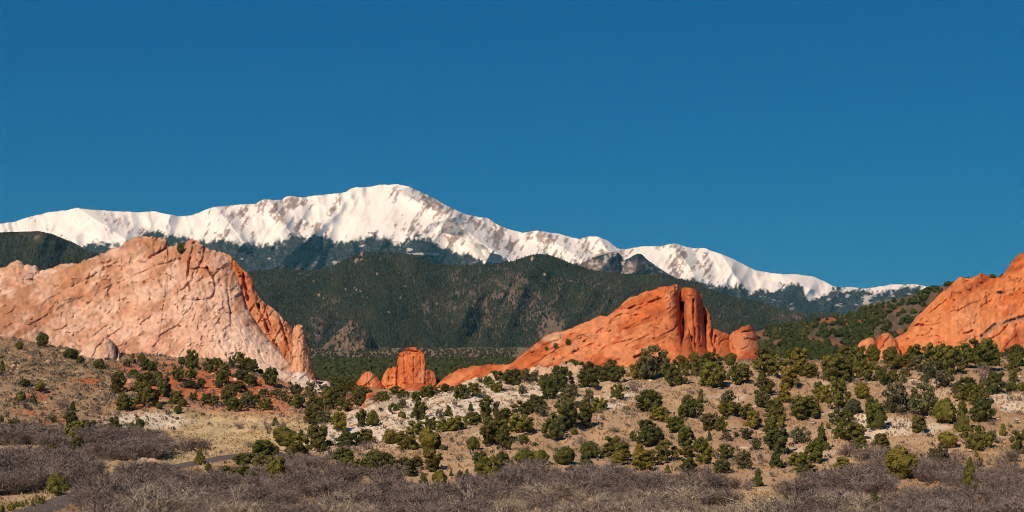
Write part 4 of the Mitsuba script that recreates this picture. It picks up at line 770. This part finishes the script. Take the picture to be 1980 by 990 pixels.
R9 = (0, 0, 1.0, [(1745, 928, 47, 58, 'ro'), (1878, 958, 30, 66, 'co'), (1691, 990, 32, 36, 'cd'), (1520, 975, 14, 20, 'cd'), (655, 754, 26, 22, 'wd'), (675, 759, 24, 22, 'wd'), (625, 762, 20, 18, 'wg'), (690, 767, 22, 20, 'wd'), (658, 772, 26, 24, 'wd'), (640, 768, 22, 20, 'wd'), (645, 787, 28, 26, 'wd'), (668, 797, 24, 24, 'wd')])
ZONES = [(40, 745, 'on the dry slope at the far left'), (150, 690, 'along the foot of the pale cliff at left'), (265, 720, 'in the grove under the leaning boulder'), (275, 775, 'in the red gully grove at left'), (340, 735, 'on the left half of the red bank'), (440, 730, 'near the top of the red bank'), (430, 775, 'low on the red bank'), (545, 775, 'at the right end of the red bank'), (615, 790, 'in the clump under the white cliff foot'),
         (140, 810, 'in the oak brush at left'), (235, 835, 'under the pale bank at left'), (130, 935, 'beside the oak thicket at bottom left'), (395, 910, 'beside the road bend'), (505, 900, 'right of the road bend'), (570, 865, 'in the row right of the meadow'), (690, 780, 'under the left spire of the red tower'), (770, 765, 'below the small red tower'), (720, 820, 'on the white rock mound'), (810, 805, 'on the white slope'), (900, 765, 'below the tail of the central red fin'), (700, 860, 'in the band below the white mound'),
         (815, 850, 'in the middle band of the near slope'), (900, 825, 'in the long hedge like row'), (700, 905, 'in the front row above the brown thicket'), (800, 915, 'in the front row left of centre'), (890, 925, 'at the thicket edge left of centre'), (960, 900, 'in the front row at centre'), (970, 830, 'in the big grove at centre'), (980, 735, 'beside the jagged pale outcrop'), (1080, 755, 'in the dark grove below the jagged outcrop'), (1160, 730, 'at the foot of the central red slab'), (1110, 810, 'in the clump on the open tan slope'), (1090, 890, 'on the thicket edge right of centre'),
         (1260, 720, 'under the black crack of the red fin'), (1370, 725, 'under the red knob'), (1260, 795, 'on the open slope under the red fin'), (1340, 795, 'in the slanting row on the tan slope'), (1410, 800, 'on the tan slope below the red knob'), (1250, 880, 'in the olive front row'), (1340, 890, 'low on the tan slope'), (1420, 900, 'at the bottom of the tan slope'), (1500, 720, 'on the crest right of the red knob'), (1500, 790, 'in the vertical row right of the tan slope'), (1560, 790, 'in the gap of the right hillside'), (1500, 880, 'at the lower end of the vertical row'), (1570, 880, 'low on the right hillside'),
         (1620, 730, 'in the grove left of the orange boulders'), (1640, 800, 'in the middle of the right hillside'), (1660, 860, 'above the right thicket'), (1730, 715, 'below the orange boulders'), (1800, 705, 'in the grove under the right red cliff'), (1740, 790, 'below the grove under the right red cliff'), (1900, 690, 'against the foot of the right red cliff'), (1960, 720, 'near the right edge under the red cliff'), (1850, 780, 'on the right part of the hillside'), (1930, 760, 'on the bare slope near the right edge'), (1890, 850, 'low on the hillside near the right edge'), (1815, 885, 'at the edge of the right thicket'), (1740, 960, 'standing in the brown thicket at lower right'), (1960, 870, 'at the right edge')]
trees = []
for ox, oy, sc, lst in (R1, R1B, R2, R3, R4, R5, R6, R7, R9):
    for cx, cy, w_, hh, k in lst:
        trees.append((ox + cx / sc, oy + cy / sc, w_ / sc, hh / sc, k, lst is R1B[3]))
r = np.random.default_rng(77)
names = {}
NAME = {'r': 'juniper', 'c': 'conifer', 'w': 'pine'}
counter, info, tree_spots = {}, [], []
for tx, ty, tw, th, k, road in trees:
    g = cast(tx, ty)
    s = g[1] / F
    nm = {'r': 'round_juniper', 'c': 'pointed_juniper', 'w': 'pinyon_pine'}[k[0]]
    if road: nm = 'roadside_juniper'
    i = counter.get(nm, 0); counter[nm] = i + 1
    kname = nm if i == 0 else f'{nm}_{i:03d}'
    forms = FORMS[(k[0], k[1])]
    w_m, h_m = tw * s, th * s
    tree_spots.append((g[0], g[1], w_m, 5 + 1.6 * h_m))
    scene[kname] = {'type': 'instance', 'group': {'type': 'ref', 'id': forms[int(r.integers(len(forms)))]},
                    'to_world': T().translate([float(g[0]), float(g[1] + w_m * .3), float(ground_z(g[0], g[1] + w_m * .3)[0] - .12)]).rotate([0, 0, 1], float(r.random() * 360)).scale([float(w_m * 1.38), float(w_m * (1.2 + .25 * r.random())), float(h_m * 1.15)])}
    if road: z = 'on the verge at bottom left'
    else: z = min(ZONES, key=lambda q: (q[0] - tx) ** 2 + (1.6 * (q[1] - ty + th * .4)) ** 2)[2]
    size = 'tiny' if tw * th < 260 else 'small' if tw * th < 620 else 'large' if tw * th > 1500 else 'middling'
    look = {'r': 'round juniper', 'c': 'pointed juniper', 'w': 'ragged pine'}[k[0]]
    info.append((kname, z, size, TONEW[k[1]], look, tx, ty))
groups = {}
for e in info: groups.setdefault((e[1], e[2], e[3], e[4]), []).append(e)
for (z, size, tone, look), es in groups.items():
    es.sort(key=lambda e: e[5])
    for i, e in enumerate(es):
        end = '' if len(es) == 1 else ', ' + (('left one' if i == 0 else 'right one') if len(es) == 2 else ('leftmost', 'middle one', 'rightmost')[i] if len(es) == 3 else f'{ords[i]} from left')
        tag(e[0], f'{size} {tone} {look} {z}{end}', 'tree', 'evergreens on the near slopes')

# three more that grow on the rocks themselves
for kname, px_, py_, d_, w_, h_, form, lab in (('cliff_juniper', 349, 490, 741, 15, 23, ('r', 'd'), 'lone dark juniper in the notch on top of the pale cliff'), ('cliff_juniper_001', 1920, 538, 688, 14, 9, ('r', 'd'), 'small dark shrub juniper on the skyline of the right red cliff'),
                                              ('cliff_juniper_002', 1098, 669, 706, 15, 15, ('w', 'd'), 'small juniper on the upper face of the central red fin'), ('cliff_juniper_003', 1074, 676, 704, 12, 14, ('w', 'g'), 'thin grey green shrub on the central red fin left of its juniper'), ('cliff_juniper_004', 1057, 678, 708, 8, 9, ('r', 'd'), 'tiny juniper low on the tail of the central red fin')):
    q = P(px_, py_, d_); s = d_ / F
    scene[kname] = {'type': 'instance', 'group': {'type': 'ref', 'id': FORMS[form][0]}, 'to_world': T().translate([float(x_) for x_ in q]).scale([w_ * s, w_ * s, h_ * s])}
    tag(kname, lab, 'tree')

# ------------------------------------------------------------------ leafless oak brush
def bare_shrub(seed, stems=11, twigs=20, wd=.016):
    """a leafless bush one metre across and one metre high: stems that fork into fine twigs"""
    r = np.random.default_rng(seed)
    A, B, W = [], [], []
    for i in range(stems):
        a = r.random() * 6.28; q = .44 * math.sqrt(r.random())
        b0 = np.array([q * .25 * math.cos(a), q * .25 * math.sin(a), 0])
        b1 = np.array([q * math.cos(a), q * math.sin(a), .55 + .3 * r.random() - .5 * q * q])
        A.append(b0); B.append(b1); W.append(wd * 1.5)
        for j in range(twigs):
            t = .25 + .75 * r.random(); s0 = b0 + (b1 - b0) * t
            d = r.normal(size=3) * np.array([.7, .7, .5]) + np.array([.5 * math.cos(a), .5 * math.sin(a), .75])
            d /= np.linalg.norm(d)
            s1 = s0 + d * (.12 + .20 * r.random())
            s1[2] = min(s1[2], 1.0)
            A.append(s0); B.append(s1); W.append(wd * .8)
    A, B, W = np.array(A), np.array(B), np.array(W)
    d = B - A; n = np.cross(d, r.normal(size=d.shape)); n /= np.linalg.norm(n, axis=1, keepdims=True)
    k = len(A)
    v = np.stack([A - n * W[:, None], A + n * W[:, None], B + n * W[:, None] * .25], 1).reshape(-1, 3)
    c = np.repeat(.65 + .7 * r.random((k, 1)), 3, 0)
    v[:, 2] -= .02
    return v, np.arange(3 * k).reshape(-1, 3), c


BR = {}
for nm_, c_ in (('brown', (.255, .205, .190)), ('tawny', (.44, .37, .29)), ('dark', (.17, .135, .125))):
    for vi in range(4):
        v, f, c = bare_shrub(800 + vi, 16, 22, .012)
        scene[f'brush_form_{nm_}_{vi}'] = {'type': 'shapegroup', 'twigs': mikit.ply((v, f), REF, False, color=np.array(c_) * c)}
        BR.setdefault(nm_, []).append(f'brush_form_{nm_}_{vi}')


def inside(px, py, poly):
    poly = np.array(poly, float); x0, y0 = poly[:, 0], poly[:, 1]; x1, y1 = np.roll(x0, -1), np.roll(y0, -1)
    c = ((y0[None] > py[:, None]) != (y1[None] > py[:, None])) & (px[:, None] < (x1 - x0)[None] * (py[:, None] - y0[None]) / ((y1 - y0)[None] + 1e-9) + x0[None])
    return c.sum(1) % 2 == 1


THICK = [[(180, 1075), (165, 1010), (185, 985), (215, 962), (260, 945), (310, 935), (370, 930), (420, 932), (480, 918), (550, 900), (620, 900), (700, 925), (780, 935), (900, 945), (960, 930), (1020, 915), (1100, 925), (1190, 928), (1260, 915), (1330, 935), (1400, 955), (1420, 975), (1440, 1000), (1500, 1000), (1560, 985), (1600, 1000), (1600, 1075)],
         [(1400, 935), (1440, 940), (1500, 915), (1560, 925), (1600, 890), (1680, 885), (1740, 900), (1800, 900), (1870, 890), (1940, 888), (2050, 880), (2050, 1075), (1560, 1075), (1545, 975), (1500, 955), (1420, 950)],
         [(-40, 895), (20, 888), (90, 892), (150, 898), (180, 905), (186, 930), (150, 940), (100, 946), (40, 955), (-40, 962)],
         [(-40, 838), (50, 835), (110, 845), (170, 850), (240, 848), (300, 850), (325, 868), (318, 888), (270, 892), (200, 893), (150, 886), (100, 868), (60, 860), (-40, 862)],
         [(600, 880), (640, 866), (700, 862), (715, 870), (660, 882), (620, 888)], [(330, 865), (385, 868), (400, 872), (350, 876)], [(245, 838), (300, 834), (310, 840), (260, 843)], [(1180, 862), (1260, 848), (1330, 930), (1240, 915)], [(1590, 880), (1700, 875), (1760, 900), (1620, 905)], [(1260, 900), (1440, 895), (1450, 935), (1330, 935)], [(165, 985), (190, 960), (225, 945), (270, 930), (320, 921), (355, 918), (360, 935), (300, 950), (220, 970), (170, 1005)]]
DENS = [1, 1, 2.0, 2.4, .8, .5, .6, .22, .5, .35, 2.2]
r = np.random.default_rng(31)
n = 85000
bx, by = r.uniform(-160, 150, n), r.uniform(258, 545, n)
bp = 990 + bx / by * F; bq = HOR - (ground_z(bx, by) - EYE) / by * F
den = np.zeros(n)
for poly, dn in zip(THICK, DENS): den = np.maximum(den, inside(bp + 10 * (n2(bx, by, 6, 1, 2) - .5), bq + 8 * (n2(bx, by, 8, 2, 2) - .5), poly) * dn)
rdist = np.min(np.hypot(bx[:, None] - rc[None, ::4, 0], by[:, None] - rc[None, ::4, 1]), 1)
clump = n2(bx, by, 9, 33, 3)
ok = (r.random(n) < den * .23 * np.where(den > 1.5, .75, sm(.36, .52, clump))) & (rdist > 5.0) & (bp > -60) & (bp < 2040)
for q_ in tree_spots:      # the brush stands back from the trees, most of all on their open side
    ok &= ~((np.abs(bx - q_[0]) < q_[2] * .62 + .6) & (by < q_[1] + 2) & (by > q_[1] - q_[3]))
bx, by, bp, bq, clump = bx[ok], by[ok], bp[ok], bq[ok], clump[ok]
bz = ground_z(bx, by)
tall = sm(.3, .65, n2(bx, by, 14, 35, 3))
pale = zone(bp, bq, 1200, 1010, 260, 45, 0, .4) + zone(bp, bq, 330, 1012, 160, 30) * .8 + zone(bp, bq, 690, 1015, 60, 22) + zone(bp, bq, 1640, 1000, 50, 20) + zone(bp, bq, 1480, 1005, 60, 20)
for i in range(len(bx)):
    tone_ = 'tawny' if r.random() < pale[i] * .5 else ('dark' if r.random() < .25 else 'brown')
    h_ = (1.9 + 2.4 * tall[i]) * (.7 + .6 * r.random()) + (1.2 if bp[i] < 330 and bq[i] > 900 else 0); w_ = h_ * (1.05 + .6 * r.random())
    scene[f'oak_thicket__{i + 1:03d}'] = {'type': 'instance', 'group': {'type': 'ref', 'id': BR[tone_][int(r.integers(4))]},
                                         'to_world': T().translate([float(bx[i]), float(by[i]), float(bz[i])]).rotate([0, 0, 1], float(r.random() * 360)).scale([float(w_), float(w_), float(h_)])}
tag('oak_thicket', 'dense grey brown leafless oak brush filling the foreground', 'thicket', kind='stuff')
N_BRUSH = len(bx)

# single leafless bushes that stand clear of the thicket
solo = [(463, 830, 32, 16, 'in the meadow below the red bank'), (520, 834, 30, 22, 'left one of the pair in the meadow'), (546, 833, 32, 22, 'right one of the pair in the meadow'), (482, 866, 24, 17, 'at the far side of the road bend'), (318, 888, 24, 26, 'at the right end of the left thicket'), (345, 869, 22, 12, 'at the meadow edge left of the road'), (1245, 772, 34, 26, 'on the hillside under the black crack'), (1225, 758, 30, 24, 'beside the cream ledge on the hillside'), (890, 888, 30, 12, 'low in the grass of the middle slope'), (1127, 864, 20, 14, 'on the tan slope left of a dark juniper'), (1190, 836, 40, 12, 'spreading on the open tan slope'), (1060, 868, 16, 12, 'on the tan slope above the thicket'), (1900, 735, 38, 36, 'under the trees near the right edge'), (1580, 757, 20, 14, 'in the gap of the right hillside'), (1655, 745, 22, 16, 'below the grove left of the orange boulders'), (1920, 822, 24, 14, 'on the bare slope near the right edge'), (1380, 792, 14, 14, 'between rows of trees on the tan slope'), (1440, 762, 16, 12, 'under the red knob'), (120, 723, 26, 9, 'on the upper left slope'), (60, 745, 22, 10, 'at the left edge of the slope'), (120, 790, 40, 22, 'in the middle of the left slope'), (50, 790, 40, 18, 'low on the far left slope'), (1610, 690, 36, 18, 'pale grey on the crest left of the grove'), (1845, 855, 26, 18, 'beside the round olive juniper on the right')]
for i, (cx, cy, w_, hh, wh) in enumerate(solo):
    g = cast(cx, cy); s = g[1] / F
    k = 'bare_bush' if i == 0 else f'bare_bush_{i:03d}'
    scene[k] = {'type': 'instance', 'group': {'type': 'ref', 'id': BR['brown'][i % 4]}, 'to_world': T().translate([float(g[0]), float(g[1]), float(g[2])]).rotate([0, 0, 1], 40.0 * i).scale([w_ * s, w_ * s, hh * s * 1.1])}
    tag(k, f'grey leafless bush {wh}', 'bush', 'leafless bushes standing alone')

# whitish bare trees sticking out of the thicket
def bare_tree(seed, h_, spread):
    r = np.random.default_rng(seed)
    segs = []
    def grow(p, d, ln, rad, lev):
        q = p + d * ln
        segs.append((p, q, rad, rad * .62, lev))
        if lev >= 4: return
        for _ in range(2 if lev else 3):
            e = d + r.normal(0, .38, 3) * spread + np.array([0, 0, .12]); e /= np.linalg.norm(e)
            grow(p + (q - p) * (.6 + .4 * r.random()), e, ln * (.62 + .2 * r.random()), rad * .6, lev + 1)
    grow(np.array([0, 0, -.1]), np.array([0.08 * r.normal(), 0.08 * r.normal(), 1.0]), h_ * .36, .085, 0)
    out = []
    for lo, hi in ((0, 0), (1, 4)):
        V, Fs, o = [], [], 0
        for p, q, r0, r1, lev in segs:
            if not lo <= lev <= hi: continue
            d = (q - p) / np.linalg.norm(q - p); a = np.cross(d, [.3, .9, .2]); a /= np.linalg.norm(a); b = np.cross(d, a)
            an = np.arange(4) * np.pi / 2
            ring = np.cos(an)[:, None] * a + np.sin(an)[:, None] * b
            V += [p + ring * max(r0, .05), q + ring * max(r1, .04)]
            i = np.arange(4); jn = (i + 1) % 4
            Fs += [np.stack([i, jn, jn + 4], 1) + o, np.stack([i, jn + 4, i + 4], 1) + o]; o += 8
        out.append((np.vstack(V), np.vstack(Fs)))
    return out


scene['pale_bark'] = {'type': 'twosided', 'bsdf': {'type': 'diffuse', 'reflectance': {'type': 'rgb', 'value': [.50, .43, .36]}}}
for i, (cx, cy, hh, sp, wh) in enumerate([(345, 985, 46, 1.0, 'left of the fork trunked one at lower left'), (458, 1000, 44, .8, 'with a forked white trunk at lower left'), (375, 1005, 60, 1.2, 'leaning at the bottom left of centre'), (255, 1012, 45, 1.1, 'leftmost at the bottom edge'), (908, 1008, 52, .8, 'standing in the brown thicket at bottom centre'), (300, 1010, 40, 1.0, 'small, second from the left at the bottom edge'), (1160, 1012, 48, 1.2, 'spreading in the tawny brush at bottom centre right'), (480, 1012, 40, 1.0, 'small, right of the forked white trunk')]):
    g = cast(cx, cy); s = g[1] / F
    (v0, f0), (v1, f1) = bare_tree(900 + i, hh * 1.5 * s, sp)
    k = 'bare_tree' if i == 0 else f'bare_tree_{i:03d}'
    scene[k + '__trunk'] = mikit.ply((v0 + g, f0), 'pale_bark', True); scene[k + '__branches'] = mikit.ply((v1 + g, f1), 'pale_bark', True)
    tag(k, f'whitish leafless tree {wh}', 'tree', 'whitish bare trees in the thicket')

# ------------------------------------------------------------------ ground cover: straw tufts, grey sage, rubble
def bare_ground(px, q):
    return (zone(px, q, 430, 750, 170, 42, 8) + zone(px, q, 690, 775, 60, 30) + zone(px, q, 800, 800, 190, 45, -15) + zone(px, q, 1030, 750, 120, 25, -10) + zone(px, q, 280, 815, 75, 16) + zone(px, q, 265, 765, 45, 30))


r = np.random.default_rng(55)
n = 130000
gx, gy = r.uniform(-200, 200, n), 300 + 400 * r.random(n) ** 1.0
gpx = 990 + gx / gy * F
ok = (gpx > -30) & (gpx < 2010)
gx, gy, gpx = gx[ok], gy[ok], gpx[ok]
gz = ground_z(gx, gy); gq = HOR - (gz - EYE) / gy * F
rdist = np.min(np.hypot(gx[:, None] - rc[None, ::6, 0], gy[:, None] - rc[None, ::6, 1]), 1)
cl_ = n2(gx, gy, 6, 57, 3)
ok = (rdist > 4.5) & (r.random(len(gx)) < sm(.25, .65, cl_) * (1 - .75 * np.clip(bare_ground(gpx, gq), 0, 1))) & (gy > 330)
gx, gy, gz, gpx, gq, cl_ = (a[ok] for a in (gx, gy, gz, gpx, gq, cl_))
k = len(gx)
straw = zone(gpx, gq, 470, 835, 190, 36, 3) + zone(gpx, gq, 340, 890, 120, 25, -20)
c = mixc((.46, .34, .21), (.34, .24, .15), r.random(k)); c = mixc(c, (.54, .42, .25), np.clip(straw, 0, 1) * .8)
h_ = .28 + .35 * r.random(k)
a = r.random(k) * 6.28
pts = np.stack([gx, gy, gz], -1)
V = []
for j in range(3):
    aa = a + j * 2.1
    d = np.stack([np.cos(aa), np.sin(aa), 0 * aa], -1)
    V.append(np.stack([pts - d * (.22 * h_ / .4)[:, None], pts + d * (.22 * h_ / .4)[:, None], pts + np.stack([.15 * np.sin(aa), .15 * np.cos(aa), h_], -1)], 1))
V = np.concatenate(V, 1).reshape(-1, 3)
scene['dry_grass'] = mikit.ply((V, np.arange(len(V)).reshape(-1, 3)), REF, False, color=np.repeat(c * (.7 + .6 * r.random((k, 1))), 9, 0))
tag('dry_grass', 'tufts of dry straw coloured grass over the slopes', 'grass', kind='stuff')

n = 24000
gx, gy = r.uniform(-190, 190, n), r.uniform(380, 700, n)
gpx = 990 + gx / gy * F; gz = ground_z(gx, gy); gq = HOR - (gz - EYE) / gy * F
cl_ = n2(gx, gy, 10, 59, 3)
meadow = zone(gpx, gq, 450, 835, 190, 34, 3) + zone(gpx, gq, 340, 890, 120, 25, -20)
rdist = np.min(np.hypot(gx[:, None] - rc[None, ::6, 0], gy[:, None] - rc[None, ::6, 1]), 1)
ok = (gpx > -30) & (gpx < 2010) & (r.random(n) < sm(.35, .7, cl_) * .5 * (1 - .85 * np.clip(meadow, 0, 1)) + .55 * zone(gpx, gq, 110, 750, 240, 80)) & (rdist > 6)
pts = np.stack([gx, gy, gz], -1)[ok]; k = len(pts)
h_ = .45 + .7 * r.random(k) ** 2
c = mixc((.17, .145, .125), (.25, .215, .17), r.random(k)); c = mixc(c, (.055, .065, .03), (r.random(k) < .07) * 1.0)
m = 16
a = r.random((k, m)) * 6.28; q = np.sqrt(r.random((k, m)))
d = np.stack([q * np.cos(a) * .95, q * np.sin(a) * .95, 1.05 - .55 * q * q + .1 * r.normal(size=(k, m))], -1) * h_[:, None, None]
side = np.cross(d, r.normal(size=(k, m, 3))); side /= np.linalg.norm(side, axis=-1, keepdims=True)
o = pts[:, None] + d * np.array([.55, .55, .1])
wv = side * (h_ * .20)[:, None, None]
tip = pts[:, None] + d
V = np.stack([o - wv * .6, tip - wv, tip + wv], 2).reshape(-1, 3)
cc = np.repeat((c * (.75 + .5 * r.random((k, 1))))[:, None] * (.7 + .6 * r.random((k, m, 1))), 3, 1).reshape(-1, 3)
scene['sagebrush'] = mikit.ply((V, np.arange(len(V)).reshape(-1, 3)), REF, False, color=cc)
tag('sagebrush', 'small grey brown sagebrush dotted over the dry slopes', 'shrubs', kind='stuff')

n = 15000
gx, gy = r.uniform(-190, 190, n), r.uniform(400, 690, n)
gpx = 990 + gx / gy * F; gz = ground_z(gx, gy); gq = HOR - (gz - EYE) / gy * F
wz = zone(gpx, gq, 800, 800, 170, 40, -15) + zone(gpx, gq, 1030, 750, 110, 22, -10) + .7 * zone(gpx, gq, 450, 745, 150, 35, 8) + .35 * zone(gpx, gq, 1700, 820, 330, 50) + .5 * zone(gpx, gq, 1170, 770, 80, 18) + .25 * zone(gpx, gq, 100, 720, 180, 50)
ok = r.random(n) < wz * sm(.35, .6, n2(gx, gy, 8, 63, 3))
pts = np.stack([gx, gy, gz], -1)[ok]; k = len(pts)
redz = zone(gpx, gq, 450, 745, 150, 35, 8)[ok]
c = mixc((.58, .47, .37), (.56, .34, .22), np.clip(redz, 0, 1) * (r.random(k) < .6))
h_ = .25 + .55 * r.random(k) ** 2
cone_mesh('loose_stones', pts, h_ * 1.1, h_, c * (.75 + .4 * r.random((k, 1))), 5, 6, True)
tag('loose_stones', 'loose pale stones strewn over the white slope and red bank', 'rubble', kind='stuff')

# ------------------------------------------------------------------ the air
scene['air'] = {'type': 'homogeneous', 'albedo': {'type': 'rgb', 'value': [.95, .95, .95]}, 'sigma_t': {'type': 'rgb', 'value': [0.30e-5, 0.95e-5, 1.35e-5]}}
scene['haze'] = {'type': 'cube', 'to_world': T().translate([0, 22000, 1000]).scale([24000, 23000, 1060]), 'bsdf': {'type': 'null'}, 'interior': {'type': 'ref', 'id': 'air'}}
scene['camera']['medium'] = {'type': 'ref', 'id': 'air'}
tag('haze', 'thin blue air between the camera and the mountains', 'haze', kind='stuff')
